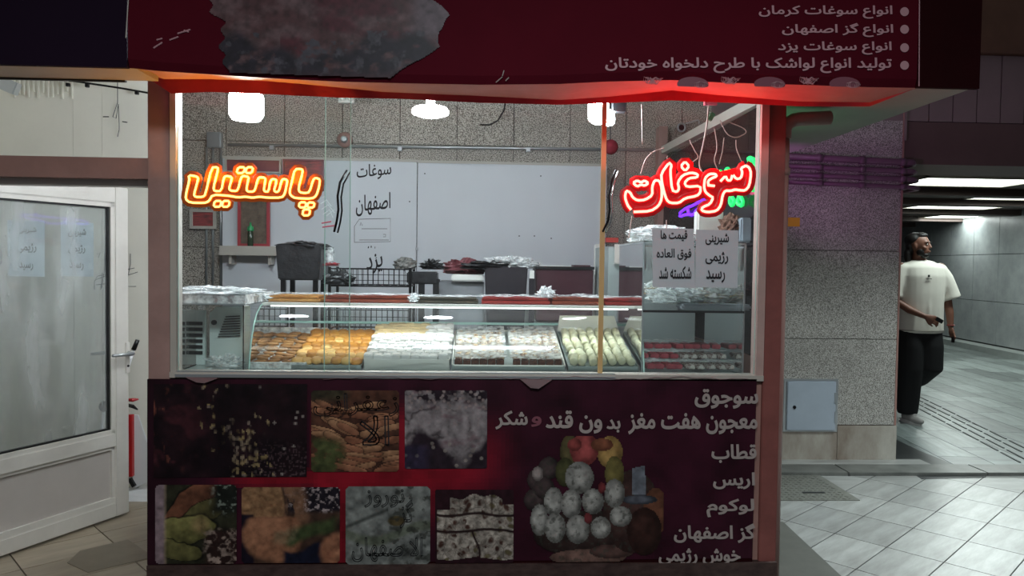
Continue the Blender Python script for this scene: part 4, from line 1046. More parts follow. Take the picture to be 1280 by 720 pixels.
g0, g1 = at_y(172, 425, 4.35), at_y(167, 437, 4.35); g2 = at_y(146, 500, 4.35); gf = g1+(g1-g0).normalized()*1.1; 
put('pole', MB().tube([g1, Vector((g1.x-.30, 4.40, .02))], .009, 8), 'white_plastic', mo, smooth=True)
put('grip', MB().tube([g0, g1], [.012, .014], 8), 'black', mo, smooth=True)
dpn = T('dustpan', 'white dustpan with a slanting handle lying on the floor beside the post', 'dustpan', (at_y(170, 625, 4.3).x, 4.3, 0))
a, b = at_z(150, 627), at_z(190, 627)
put('pan', MB().add([(a.x, a.y, 0), (b.x, a.y, 0), (b.x, a.y+.22, 0), (a.x, a.y+.22, 0), (a.x, a.y+.03, .035), (b.x, a.y+.02, .012), (b.x, a.y+.22, .05), (a.x, a.y+.22, .06)], [(3, 2, 1, 0), (4, 5, 6, 7), (0, 1, 5, 4), (1, 2, 6, 5), (2, 3, 7, 6), (3, 0, 4, 7)]), 'white_plastic', dpn)
put('handle', MB().tube([(a.x+.04, a.y+.12, .05), at_y(190, 556, a.y+.2)], .012, 8), 'white_plastic', dpn, smooth=True)
kb_ = T('broom', 'broom with a round black head cap seen through the door glass', 'broom', (at_y(124, 580, 4.4).x, 4.45, 0))
c = at_y(130, 508, 4.45)
put('cap', MB().ell(c, (.028, .028, .032), 12, 8), 'black', kb_, smooth=True)
put('stick', MB().tube([c-Vector((0, 0, .02)), Vector((c.x-.06, 4.45, .02))], .010, 8), 'white_plastic', kb_, smooth=True)
hk = T('dark_cloth', 'small dark and red cloth hanging behind the door stile', 'cloth', (at_y(166, 505, 4.6).x, 4.65, at_y(166, 505, 4.6).z))
put('cloth', MB().tube([at_y(158, 500, 4.6), at_y(166, 500, 4.58), at_y(173, 499, 4.6)], [.008, .012, .005], 7), 'red_plastic', hk)
put('cloth_fold', MB().tube([at_y(158, 506, 4.6), at_y(166, 508, 4.58), at_y(172, 512, 4.6)], [.010, .012, .004], 7), 'black', hk)
hg = T('hanging_wire', 'thin bent wire dangling from a hook on the cream wall', 'wire', at_y(147, 108, 4.66))
put('wire', MB().tube([at_y(x, y, 4.66) for x, y in ((147, 103), (147, 128), (143, 140), (141, 146), (145, 148), (148, 130), (149, 155), (149, 162), (147, 171))], .0022, 5), 'black_metal', hg)
put('hook', MB().tube([at_y(129, 146, 4.68), at_y(136, 146, 4.68)], .003, 5), 'black_metal', hg); put('hook', MB().tube([at_y(153, 152, 4.68), at_y(159, 153, 4.68)], .003, 5), 'black_metal', hg)
fl = T('flood_lamp', 'grey box lamp tilted under the ceiling at the far left', 'lamp', at_y(12, 105, 4.3))
put('housing', MB().bar(at_y(-6, 100, 4.3), at_y(22, 112, 4.3), .05, .07), 'steel', fl, bevel=.004)
cbl = T('ceiling_cable', 'thin dark cable sloping down across the cream wall above the header', 'cable', at_y(130, 108, 4.5))
put('cable', MB().tube([at_y(75, 99, 4.6), at_y(110, 104, 4.6), at_y(150, 110, 4.6), at_y(190, 117, 4.6)], .006, 6), 'black_metal', cbl)
for x, y in ((85, 106), (109, 107), (171, 116)): put('clip', MB().cbox(at_y(x, y, 4.6), (.018, .02, .02)), 'black_metal', cbl)

# =================================================================== INSIDE : back board, shelf, pictures, wires
IY = 5.29
bl = T('back_board', 'large white two panel board on the granite wall inside the kiosk', 'board', (at_y(521, 300, IY).x, IY, .35))
zt0 = at_y(280, 198, IY).z; zt1 = at_y(755, 208, IY).z
xa, xm, xb = at_y(278, 300, IY).x, at_y(521, 300, IY).x, at_y(757, 300, IY).x
put('board_panel', MB().box(xa, xm-.003, IY, IY+.03, .35, zt0), 'board', bl); put('board_panel', MB().box(xm+.003, xb, IY, IY+.03, .35, zt1), 'board', bl)
put('edge_trim', MB().box(xa, xm, IY-.006, IY+.02, zt0, zt0+.018).box(xm, xb, IY-.006, IY+.02, zt1, zt1+.018), 'white_metal', bl)
p = at_y(521, 311, IY-.01); put('latch', MB().cbox(p, (.02, .012, .02)), 'steel', bl)
for x, y in ((531, 217), (512, 252), (676, 220), (649, 295), (668, 295), (689, 298), (505, 338)):
    p = at_y(x, y, IY-.001); put('screw', MB().cbox(p, (.008, .004, .008)), 'black_metal', bl)
def frame_pic(name, label, box, Y, m1, m2, cat='picture', fw=.02):
    x0, y0, x1, y1 = box; a, b = at_y(x0, y1, Y), at_y(x1, y0, Y); t = T(name, label, cat, ((a.x+b.x)/2, Y, a.z))
    put('frame', MB().box(a.x, b.x, Y-.02, Y, a.z, a.z+fw).box(a.x, b.x, Y-.02, Y, b.z-fw, b.z).box(a.x, a.x+fw, Y-.02, Y, a.z+fw, b.z-fw).box(b.x-fw, b.x, Y-.02, Y, a.z+fw, b.z-fw), m1, t)
    put('picture', MB().box(a.x+fw, b.x-fw, Y-.008, Y, a.z+fw, b.z-fw), m2, t); return t
M['rose'] = mat('rose_frame', 'a83a42', .4); M['pic_dark'] = mat('picture_dark', '4d4038', .4, col2='7a6a5a', scale=22)
M['pic_red'] = mat('picture_red', '5a3a3a', .4, col2='b04848', scale=16, stretch=(1, 1, 5)); M['maroon_card'] = mat('maroon_card', '7c4248', .4, noise=.2, scale=8)
frame_pic('framed_picture', 'red framed picture standing on the white wall shelf', (298, 228, 338, 308), IY-.03, 'rose', 'pic_dark')
frame_pic('framed_picture', 'small white framed picture low left beside the wall pipes', (238, 262, 271, 286), BY-.02, 'white_metal', 'pic_red')
frame_pic('wall_poster', 'wide reddish poster strip behind the orange neon sign', (282, 199, 352, 216), IY-.01, 'white_metal', 'maroon_card', 'poster', .012)
frame_pic('wall_poster', 'smaller brown red poster right of the wide poster strip', (354, 200, 405, 238), IY-.01, 'maroon_card', 'pic_red', 'poster', .012)
sh = T('wall_shelf', 'short white shelf on the back board under the red framed picture', 'shelf', at_y(310, 318, IY))
a, b = at_y(274, 319, IY-.14), at_y(346, 308, IY-.14); put('shelf_board', MB().box(a.x, b.x, IY-.14, IY, a.z, b.z), 'white_metal', sh, bevel=.003)
put('bracket', MB().box(a.x+.05, a.x+.07, IY-.1, IY, a.z-.06, a.z).box(b.x-.07, b.x-.05, IY-.1, IY, a.z-.06, a.z), 'white_metal', sh)
bt = T('bottle', 'green capped bottle standing on the white wall shelf', 'bottle', at_y(313, 308, IY-.09)); p = at_y(313, 308, IY-.09)
put('body', MB().lathe(p, [(.018, 0), (.020, .01), (.020, .09), (.012, .115), (.012, .12)], 12), mat('bottle_glass', '2c3a26', .15), bt, smooth=True)
put('cap', MB().lathe(p, [(.022, .105), (.024, .11), (.020, .135), (.008, .14), (.006, .165)], 12), mat('green_cap', '2f9a5c', .35), bt, smooth=True)
# conduits
cn = T('conduit', 'thin horizontal metal conduit along the granite wall above the board', 'pipe', at_y(600, 185, BY-.02))
put('tube', MB().tube([at_y(285, 181, BY-.02), at_y(945, 189, BY-.02)], .011, 8), 'steel', cn, smooth=True)
for x in (340, 500, 660, 820): p = at_y(x, 182+x*.008, BY-.02); put('clamp', MB().cbox(p, (.03, .03, .03)), 'steel', cn)
vp = T('riser_pipes', 'pair of thin vertical conduits below the grey box at the left', 'pipe', at_y(262, 350, BY-.02))
for x in (258, 266, 276): put('tube', MB().tube([at_y(x, 184, BY-.02), at_y(x, 372, BY-.02)], .008, 7), 'steel', vp, smooth=True)
jb = T('junction_box', 'small grey junction box on the granite at upper left', 'box', at_y(266, 183, BY)); a, b = at_y(258, 184, BY-.05), at_y(276, 165, BY-.05)
put('box', MB().box(a.x, b.x, BY-.05, BY, a.z, b.z), 'steel', jb, bevel=.004); put('lid', MB().box(a.x+.005, b.x-.005, BY-.056, BY-.05, a.z+.005, b.z-.005), 'steel', jb)
pf = T('pipe_flange', 'round pinkish flange on the conduit above the black lettering', 'flange', at_y(431, 182, BY-.03)); p = at_y(431, 175, BY-.02)
put('disc', MB().lathe(p, [(.055, 0), (.055, -.01), (.03, -.02)], 18, 'y'), 'pipe_pink', pf, smooth=True); put('hub', MB().lathe(p, [(.026, -.018), (.022, -.05), (.012, -.05)], 12, 'y'), 'steel', pf, smooth=True)
kn = T('door_closer', 'cream block with two round knobs near the hanging fabric hem', 'fitting', at_y(432, 126, 4.9)); a, b = at_y(423, 128, 4.9), at_y(442, 116, 4.9)
put('block', MB().box(a.x, b.x, 4.9, 4.94, a.z, b.z+.1), 'cream_wood', kn)
for x in (427.5, 437.5): put('knob', MB().ell(at_y(x, 122, 4.885), (.02, .02, .02), 10, 7), 'cream', kn, smooth=True)
wr1 = T('loose_cable', 'black cable hanging loose on the granite right of the disc lamp', 'cable', at_y(615, 150, BY-.04)); put('cable', MB().tube([at_y(x, y, BY-.04) for x, y in ((634, 95), (633, 120), (630, 138), (622, 151), (612, 156), (600, 156))], .006, 6), 'black', wr1, smooth=True)
al = T('alarm_bell', 'dark red round bell hanging beside the yellow pane edge', 'bell', at_y(763, 184, 4.2)); p = at_y(763, 184, 4.2)
put('dome', MB().lathe(p, [(.042, 0), (.042, -.015), (.03, -.035), (.004, -.042)], 18, 'y'), mat('dark_red', '5a1620', .8, spec=.1), al, smooth=True)
put('cord', MB().tube([p+Vector((0, .01, .03)), p+Vector((0, .01, .55))], .004, 6), 'black', al)

# lamps
def bulb_lamp(name, label, px, py, kind, pw):
    Y = 3.47; p = at_y(px, py, Y); t = T(name, label, 'lamp', p)
    if kind == 'disc':
        put('glowing_disc', MB().lathe(p, [(.018, .027), (.075, .022), (.086, .007), (.083, -.005), (.053, -.016), (.01, -.018)], 28), 'bulb', t, smooth=True); top = p+Vector((0, 0, .03))
    elif kind == 'drum':
        put('glowing_drum', MB().lathe(p, [(.018, .066), (.066, .062), (.075, .044), (.075, -.04), (.062, -.06), (.01, -.062)], 24), 'bulb', t, smooth=True); top = p+Vector((0, 0, .08))
    else:
        put('glowing_bulb', MB().lathe(p, [(.018, .053), (.044, .048), (.049, .026), (.046, -.04), (.026, -.057), (.005, -.06)], 20), 'bulb', t, smooth=True)
        put('glowing_bulb', MB().lathe(p+Vector((.055, .05, -.02)), [(.015, .035), (.03, .03), (.032, -.02), (.02, -.035), (.004, -.036)], 16), 'bulb', t, smooth=True)
        put('bracket', MB().cbox(p+Vector((.10, .03, .03)), (.06, .05, .055)), 'black', t); top = p+Vector((0, 0, .06))
    put('socket', MB().lathe(top, [(.02, 0), (.022, .05), (.01, .07)], 12), 'white_plastic', t, smooth=True)
    put('cord', MB().tube([top+Vector((0, 0, .06)), Vector((top.x, top.y, 2.92))], .004, 6), 'black', t)
bulb_lamp('hanging_lamp', 'glaring white drum shaped lamp at the upper left behind the glass', 308, 133, 'drum', 24)
bulb_lamp('hanging_lamp', 'flat white disc lamp in the middle under the fabric hem', 538, 141, 'disc', 24)
bulb_lamp('hanging_lamp', 'white bulb lamp with a dark bracket beside the yellow pane edge', 748, 139, 'bulb', 22)

# wires and fittings at upper right
ws = T('wire_tangle', 'tangle of thin pale wires hanging over the red neon sign', 'wires', at_y(890, 200, 3.4))
M['wire'] = mat('pale_wire', 'c9a59c', .5)
for k, st in enumerate(([(886, 125), (884, 155), (878, 185), (873, 205), (878, 216)], [(900, 150), (908, 168), (920, 173), (934, 166), (930, 160), (912, 153)], [(920, 175), (920, 186), (928, 204), (934, 215)], [(862, 175), (868, 188), (874, 197), (866, 202)],
              [(893, 160), (897, 185), (892, 200), (897, 212)], [(905, 172), (903, 190), (899, 205)], [(801, 217), (806, 200), (815, 190), (830, 185)], [(834, 195), (834, 238)], [(833, 275), (833, 296)], [(786, 298), (790, 270)], [(802, 130), (803, 180)])):
    put('wire', MB().tube([at_y(x, y, 3.4) for x, y in smooth_loop(st, 2, False)], .0024 if k else .004, 5), 'wire', ws, smooth=True)
put('clip', MB().cbox(at_y(889, 146, 3.4), (.02, .02, .035), Matrix.Rotation(.5, 3, 'Y')), mat('green_clip', '2f6a4a', .4), ws)
sk = T('pipe_socket', 'round dark socket with a small arm on the granite at upper right', 'fitting', at_y(851, 162, BY-.03)); p = at_y(851, 160, BY-.02)
put('ring', MB().tube([p+Vector((.028*math.cos(i), -.02, .028*math.sin(i))) for i in np.linspace(0, 5.9, 12)], .008, 6, closed=True), 'steel', sk, smooth=True)
put('hole', MB().lathe(p, [(.024, -.004), (.024, -.012)], 14, 'y'), 'black', sk); put('arm', MB().tube([p+Vector((.03, -.02, .03)), p+Vector((.12, -.03, .055)), p+Vector((.125, -.03, .03))], .006, 6), 'steel', sk)
rc = T('red_holder', 'small red holder at the top of the right pane', 'fitting', at_y(886, 130, KY+.04)); put('clip', MB().cbox(at_y(888, 128, KY+.04), (.055, .02, .025)), mat('pink_red', 'd0505c', .4), rc)
# pipes on the pillar
M['pipe_dark'] = mat('pipe_dark', '6b4a60', .4, noise=.1)
for k, (y0, y1, r) in enumerate(((196, 203, .024), (208, 214, .019), (219, 224, .019), (228, 234, .017))):
    YP = BY-.06; a = at_y(975, y0-1, YP); b = at_y(1132, y1, YP)
    lab = ['topmost thick dark red pipe across the granite pillar', 'second pipe from the top across the granite pillar', 'third pipe from the top across the granite pillar', 'lowest purple lit pipe across the granite pillar'][k]
    t = T('wall_pipe', lab, 'pipe', a, 'pipes across the pillar')
    put('pipe', MB().tube([a, b, b+Vector((.05, .0, 0)), b+Vector((.075+.012*k, .03, -.005)), b+Vector((.08+.012*k, .5, -.01))], r, 10), 'pipe_dark', t, smooth=True)
    for x in (1024, 1077, 1128):
        f = (x-975)/(1132-975); p = a.lerp(b, f); put('coupling', MB().tube([p-Vector((.02, 0, 0)), p+Vector((.02, 0, 0))], r+.006, 10), 'pipe_dark', t, smooth=True)
# meter box, sticker
mbx = T('meter_box', 'grey blue metal meter box door low on the granite pillar', 'box', at_y(1016, 538, BY)); a, b = at_y(983, 538, BY-.03), at_y(1047, 477, BY-.03)
M['meter'] = mat('meter_blue', '9ea8b2', .4, noise=.05)
put('frame', MB().box(a.x-.02, b.x+.012, BY-.018, BY+.0, a.z-.012, b.z+.015), 'steel', mbx)
put('door_leaf', MB().box(a.x, b.x-.01, BY-.034, BY-.018, a.z, b.z), 'meter', mbx, bevel=.004)
put('lock', MB().lathe(at_y(993, 509, BY-.034), [(.012, 0), (.012, -.006), (.004, -.008)], 12, 'y'), 'black_metal', mbx)
for y in (497, 521): p = at_y(1044.5, y, BY-.03); put('hinge', MB().cbox(p, (.022, .02, .075)), 'steel', mbx)
a, b = at_y(985, 283, BY-.004), at_y(1000, 272, BY-.004)
put('sticker', MB().box(a.x, b.x, BY-.004, BY-.001, a.z, b.z), mat('yellow_sticker', 'e0ae34', .5), label='small yellow sticker on the granite pillar beside the downpipe', cat='sticker')

# =================================================================== LEFT GLASS CABINET
def glass_box(t, x0, x1, y0, y1, z0, z1, shelves=(), em='glass_edge', back=False, e=.003):
    for (a, b, c, d) in (((x0, y0, z0), (x1, y0, z0), (x1, y0, z1), (x0, y0, z1)), ((x0, y0, z0), (x0, y1, z0), (x0, y1, z1), (x0, y0, z1)), ((x1, y0, z0), (x1, y1, z0), (x1, y1, z1), (x1, y0, z1))):
        put('glass_panel', MB().quad(a, b, c, d), 'case_glass', t)
    mb = MB()
    for x in (x0, x1):
        mb.box(x-e, x+e, y0-e, y0+e, z0, z1)
        for z in (z0+e, z1-e): mb.box(x-e, x+e, y0, y1, z-e, z+e)
    for z in (z0+e, z1-e): mb.box(x0, x1, y0-e, y0+e, z-e, z+e)
    put('edge_trim', mb, em, t)
    for z in shelves: put('glass_shelf', MB().box(x0+.004, x1-.004, y0+.006, y1, z-.004, z+.004), 'glass_edge' if em == 'glass_edge' else 'case_glass', t)
CZ = SZ+.0
M['deck'] = mat('case_deck', 'c3cfcc', .3, .2)
g = T('glass_cabinet', 'small square glass cabinet at the left end of the counter', 'cabinet', (at_y(266, 462, 3.3).x, 3.5, CZ-.02))
x0, x1 = at_y(218, 462, 3.3).x, at_y(305, 462, 3.3).x; zt = at_y(266, 380, 3.3).z
glass_box(g, x0, x1, 3.29, 3.72, CZ-.01, zt, em='gasket', e=.002)
put('base', MB().box(x0, x1, 3.29, 3.72, CZ-.03, CZ-.01), 'deck', g)
zt2 = at_y(266, 368, 3.3).z
put('tray_floor', MB().box(x0-.003, x1+.008, 3.29, 3.725, zt+.002, zt+.006), 'case_glass', g)
put('top_tray', MB().box(x0-.005, x1+.01, 3.285, 3.29, zt, zt2).box(x0-.005, x0, 3.285, 3.73, zt, zt2).box(x1+.005, x1+.01, 3.285, 3.73, zt, zt2).box(x0-.005, x1+.01, 3.725, 3.73, zt, zt2), 'film2', g, label='shallow clear plastic tray rim on top')
put('tray_base', MB().box(x0-.006, x1+.011, 3.283, 3.288, zt-.003, zt+.003).box(x0-.006, x1+.011, 3.283, 3.288, zt2-.002, zt2+.002), 'steel', g)
put('dark_card', MB().box(x0, x0+(x1-x0)*.58, 3.30, 3.60, zt+.007, zt2-.008), 'maroon_card', g, label='dark maroon card pack in the top tray')
cabx = (x0, x1)
M['appl'] = mat('appliance_white', 'e6f0ec', .35)
ap = T('vent_appliance', 'white appliance with a slanted louvre grille inside the left glass cabinet', 'appliance', (at_y(285, 425, 3.5).x, 3.5, CZ-.01))
a, b = at_y(262, 452, 3.5), at_y(303, 384, 3.5)
put('body', MB().prism([(a.x, CZ-.008), (b.x, CZ-.008), (b.x, b.z), (a.x+.03, b.z), (a.x, b.z-.03)], 3.5, 3.62), 'appl', ap)
for i in range(9):
    y = 396+i*3.1; s0 = at_y(282-i*1.2, y, 3.492); s1 = at_y(300, y-1, 3.492); put('louvre', MB().bar(s0, s1, .004, .005), 'gasket', ap)
p = at_y(268, 403, 3.495); put('knob', MB().lathe(p, [(.012, 0), (.012, -.01), (.004, -.012)], 12, 'y'), 'gasket', ap)
vg = T('louvred_box', 'grey louvred panel at the left inside the small glass cabinet', 'vent', (at_y(238, 450, 3.55).x, 3.55, CZ-.01))
a, b = at_y(221, 452, 3.55), at_y(256, 388, 3.55); put('panel', MB().box(a.x, b.x, 3.55, 3.57, CZ-.008, b.z), 'appl', vg)
for i in range(6):
    y = 404+i*7.3
    for xa_, xb_ in ((222, 231), (233, 253)): put('slot', MB().bar(at_y(xa_, y, 3.547), at_y(xb_, y+.5, 3.547), .006, .016), 'gasket', vg)
# ------------------------------------------------------------------ crumpled plastic
def crumple(name, label, c, r, m='film', seed=1, amp=.35, cat='plastic bag', n=26, k=16, group=None, floorz=None, parent=None):
    rg = np.random.RandomState(seed); ph = rg.rand(8, 4)*6; mb = MB(); mb.ell((0, 0, 0), (1, 1, 1), n, k); V = []
    for x, y, z in mb.v:
        d = 1
        for q in ph[:5]: d += amp*.28*math.sin(3.1*x*q[0]+2.3*y*q[1]+3.7*z*q[2]+q[3])
        d += amp*.45*(rg.rand()-.5)
        zz = z*r[2]*d
        if floorz is None: zz = max(zz, -r[2]*.6)
        V.append((c[0]+x*r[0]*d, c[1]+y*r[1]*d, c[2]+zz))
    mb.v = V
    return put(name, mb, m, parent) if parent is not None else put(name, mb, m, label=label, cat=cat, group=group)
crumple('plastic_sheet', 'crumpled clear plastic sheet on the left glass cabinet', (at_y(270, 364, 3.45).x, 3.5, zt2+.004), (.19, .16, .022), 'film2', 3, .6, 'plastic sheet')
crumple('plastic_bag', 'crumpled plastic bag inside the left glass cabinet, below the louvres', (at_y(283, 445, 3.42).x, 3.42, CZ+.015), (.075, .05, .035), 'film2', 5, .7)

# =================================================================== CURVED DISPLAY CASE
dc = T('display_case', 'long curved glass display case full of sweet trays', 'display case', (at_y(560, 465, 3.4).x, 3.6, CZ-.03))
cx0, cx1 = at_y(314, 462, 3.33).x, at_y(803, 462, 3.33).x
ztop = at_y(560, 382, 3.50).z
prof = [(3.30, CZ-.005), (3.305, CZ+.05), (3.325, CZ+.12), (3.36, CZ+.19), (3.41, CZ+.245), (3.47, ztop-.008), (3.52, ztop)]
mb = MB(); mb.v = [(x, y, z) for x in (cx0, cx1) for y, z in prof]; n = len(prof); mb.f = [(i, i+1, n+i+1, n+i) for i in range(n-1)]
put('curved_glass', mb, 'case_glass', dc, smooth=True)
put('glass_top', MB().box(cx0, cx1, 3.52, 3.98, ztop-.003, ztop+.003), 'case_glass', dc)
put('front_lip', MB().box(cx0, cx1, 3.495, 3.525, ztop-.006, ztop+.006), mat('bright_trim', 'e4e6df', .3), dc)
for x in (cx0, cx1):
    sp_ = prof+[(3.98, ztop), (3.98, CZ-.005)]; mb = MB(); mb.v = [(x, y, z) for y, z in sp_]; mb.f = [tuple(range(len(sp_)))]; put('side_glass', mb, 'case_glass', dc)
    put('side_trim', MB().tube([(x, y, z) for y, z in prof], .004, 6), M['glass_edge'], dc)
put('deck', MB().box(cx0, cx1, 3.29, 4.0, CZ-.03, CZ-.006), 'deck', dc)
put('front_rail', MB().box(cx0, cx1, 3.285, 3.30, CZ-.012, CZ+.004), 'steel', dc)
put('fill_strip', MB().box(cx0+.03, cx1-.03, 3.527, 3.537, ztop-.014, ztop-.004), mat('fill_strip', 'ffffff', .4, emit='ffffff', es=3.5), dc, label='added glowing strip under the glass top')  # glowing strip and its lamp below are added to brighten the trays
area('fill_strip_light', ((cx0+cx1)/2, 3.54, ztop-.02), (cx1-cx0-.1, .02), 1.6, (1, .98, .93), (R(14), 0, 0))
zr_ = at_y(560, 404, 3.98).z
put('rear_rail', MB().box(cx0, cx1, 3.97, 3.985, zr_-.006, zr_+.006), M['glass_edge'], dc)
put('counter', MB().box(PL0+.06, SX-.04, 3.30, 4.0, 0, CZ-.031), 'white_metal', label='plain white counter block that carries the glass cases', cat='counter')

# ---- trays
TILT = R(13)
def trayframe(pxl, pxr, Yf=3.335, pyf=463, h=.03):
    a, b = at_y(pxl, pyf, Yf), at_y(pxr, pyf, Yf); cxx = (a.x+b.x)/2; w = b.x-a.x
    Mx = Matrix.Translation((cxx, Yf, CZ+.004)) @ Matrix.Rotation(TILT, 4, 'X'); return Mx, w
TD = .50
def tray(label, pxl, pxr, h=.028, m='steel', rim=None, th=.003, foot=True, base=0):
    Mx, w = trayframe(pxl, pxr); t = T('tray', label, 'tray', Mx.translation, 'trays in the curved display case', rot=(TILT, 0, 0))
    put('tray_bottom', MB().box(-w/2, w/2, 0, TD, 0, .004+base), m, t)
    put('tray_wall', MB().box(-w/2, w/2, 0, th, 0, h).box(-w/2, w/2, TD-th, TD, 0, h).box(-w/2, -w/2+th, 0, TD, 0, h).box(w/2-th, w/2, 0, TD, 0, h), m, t)
    if rim: put('rim', MB().tube([(-w/2+.012, 0, h), (w/2-.012, 0, h), (w/2, .012, h), (w/2, TD-.012, h), (w/2-.012, TD, h), (-w/2+.012, TD, h), (-w/2, TD-.012, h), (-w/2, .012, h)], .004, 6, closed=True), rim, t)
    # rear foot that holds the tray at its slope
    put('prop', MB().cbox((0, TD-.03, 0), (w*.8, .01, .02)), 'steel', t)
    return Mx, w
def piece(name, me, Mx, u, v, z, label, group, rz=0, rx=0, cat='sweet', first={}, s=None):
    o = bpy.data.objects.new(name, me); COL.objects.link(o)
    mm = Mx @ Matrix.Translation((u, v, z)) @ Matrix.Rotation(rz, 4, 'Z') @ Matrix.Rotation(rx, 4, 'X')
    o.location = mm.translation; o.rotation_euler = mm.to_euler(); ORG[o.name] = Vector()
    if s: o.scale = s
    tag(o, label, cat, group); return o
def pm(mb, m, smooth=True, bevel=0):
    me = mb.mesh('sweet', (0, 0, 0), smooth, bevel); me.materials.append(M[m] if isinstance(m, str) else m); return me
M['gold'] = mat('golden_pastry', 'a0601a', .45, col2='dc9c3c', scale=26, bump=.3); M['gold2'] = mat('pale_pastry', 'c08838', .45, col2='ecc47c', scale=26, bump=.3)
M['gaz'] = mat('white_gaz', 'e9e8e6', .6, noise=.05, scale=20, bump=.2); M['gazc'] = mat('cream_gaz', 'e8d2a4', .6, noise=.08, scale=20, bump=.2)
M['nut'] = mat('nut_top', '8a5a38', .5, col2='e8d4b0', scale=55, bump=.5, sharp=True); M['nutd'] = mat('nut_dark', '3c201a', .45, col2='7d4c38', scale=60, bump=.4)
M['roll'] = mat('pistachio_roll', 'c9c6a0', .55, col2='e9e8cf', scale=40, bump=.4); M['bak'] = mat('brown_pastry', '7c4c20', .4, col2='b98448', scale=35, bump=.4)
M['paperwhite'] = mat('waxed_paper', 'e8e8e2', .4); M['tray_grey'] = mat('tray_grey', 'a8b2b0', .35, .3)
rg = random.Random(3)
# A: small browned sticks in a clear tray
Mx, w = tray('clear plastic tray of small brown pastries at the far left of the case', 312, 384, .03, 'film2', M['film2'])
mesh = pm(MB().ell((0, 0, 0), (.032, .012, .010), 9, 6, jit=.12, rg=rg), 'bak')
for j in range(11):
    for i in range(4):
        piece('brown_pastry', mesh, Mx, -w/2+.035+i*(w-.06)/3.3+rg.uniform(-.008, .008), .03+j*.04, .016+rg.uniform(0, .012), 'small browned pastry in the clear tray'+place(j, i), 'small brown pastries', rg.uniform(-.5, .5))
# B: golden shells
Mx, w = tray('metal tray of golden ruffled pastries, second from the left', 364, 452, .022, 'tray_grey', base=.004)
def shell(seed):
    r_ = random.Random(seed); mb = MB(); mb.ell((0, 0, 0), (.030, .027, .017), 14, 8)
    mb.v = [(x*(1+.08*math.cos(6*math.atan2(y, x))), y*(1+.08*math.cos(6*math.atan2(y, x))), z*(1-.35*math.exp(-((x)**2+(y-.004)**2)/.0001))) if z > 0 else (x, y, z) for x, y, z in mb.v]; return mb
ms = [pm(shell(1), 'gold'), pm(shell(2), 'gold2')]
for j in range(9):
    for i in range(7):
        piece('golden_pastry', ms[0 if rg.random() < .35+.09*j else 1], Mx, -w/2+.026+i*(w-.05)/6+(.008 if j % 2 else -.004), .03+j*.05, .026+rg.uniform(0, .008)+.004*(j % 2), 'golden ruffled pastry'+place(j, i), 'golden ruffled pastries', rg.uniform(-.5, .5), .18)
# C: white blocks
Mx, w = tray('white box tray of powdered white nougat blocks', 455, 562, .05, 'paperwhite', base=.03)
mb_ = MB().cbox((0, 0, 0), (.040, .036, .030)); mw = pm(mb_, 'gaz', False, .004); mc = pm(MB().cbox((0, 0, 0), (.046, .036, .026)), 'gazc', False, .004)
for j in range(12):
    for i in range(9):
        cre = j > 7 and i < 6-(j-8)*0
        piece('nougat_block', mc if cre else mw, Mx, -w/2+.026+i*(w-.052)/8+rg.uniform(-.003, .003)+(.01 if j % 2 else -.006), .024+j*.0405, .052+rg.uniform(-.003, .006), 
              ('cream nougat block' if cre else 'powdered white nougat block')+place(j, i), 'cream nougat blocks' if cre else 'white nougat blocks', rg.uniform(-.07, .07), rg.uniform(-.05, .08))
# D: nut squares in film
Mx, w = tray('grey tray of plastic wrapped nut brittle with a white rim', 565, 706, .024, 'tray_grey', 'paperwhite', base=.006)
mn = pm(MB().ell((0, 0, 0), (.020, .018, .016), 8, 6, jit=.16, rg=rg), 'nut', False); md = pm(MB().cbox((0, 0, 0), (.034, .024, .034)), 'nutd', False, .005)
for j in range(11):
    for i in range(13):
        if i == 6: continue
        fr = j == 0
        u = -w/2+.028+i*(w-.056)/12; 
        piece('nut_square', md if fr or (j < 3 and i < 6 and 0) else mn, Mx, u, .04+j*.038, .026 if fr else .034+rg.uniform(0, .008), ('dark nut brittle piece' if fr else 'pale nut cluster')+place(j, i), 'dark nut brittle' if fr else 'pale nut clusters', rg.uniform(-.3, .3))
t = None
def sheet(name, label, Mx, x0, x1, y0, y1, z, amp, m='film', seed=0, nx=26, ny=20, cat='plastic wrap', parent=None):
    r_ = np.random.RandomState(seed); mb = MB(); V = []
    ph = r_.rand(6, 3)*40
    for j in range(ny+1):
        for i in range(nx+1):
            x = x0+(x1-x0)*i/nx; y = y0+(y1-y0)*j/ny
            d = sum(math.sin(x*q[0]*1.3+y*q[1]*1.3+q[2]) for q in ph)/3*amp+r_.uniform(-.35, .35)*amp
            V.append(tuple(Mx @ Vector((x, y, z+d))))
    mb.v = V; mb.f = [(j*(nx+1)+i, j*(nx+1)+i+1, (j+1)*(nx+1)+i+1, (j+1)*(nx+1)+i) for j in range(ny) for i in range(nx)]
    return put(name, mb, m, parent) if parent is not None else put(name, mb, m, label=label, cat=cat)
sheet('plastic_wrap', 'clear wrap over the left half of the nut brittle tray', Mx, -w/2+.01, -.008, .01, TD-.02, .056, .004, 'film', 4)
sheet('plastic_wrap', 'clear wrap over the right half of the nut brittle tray', Mx, .008, w/2-.01, .01, TD-.02, .056, .004, 'film', 6)
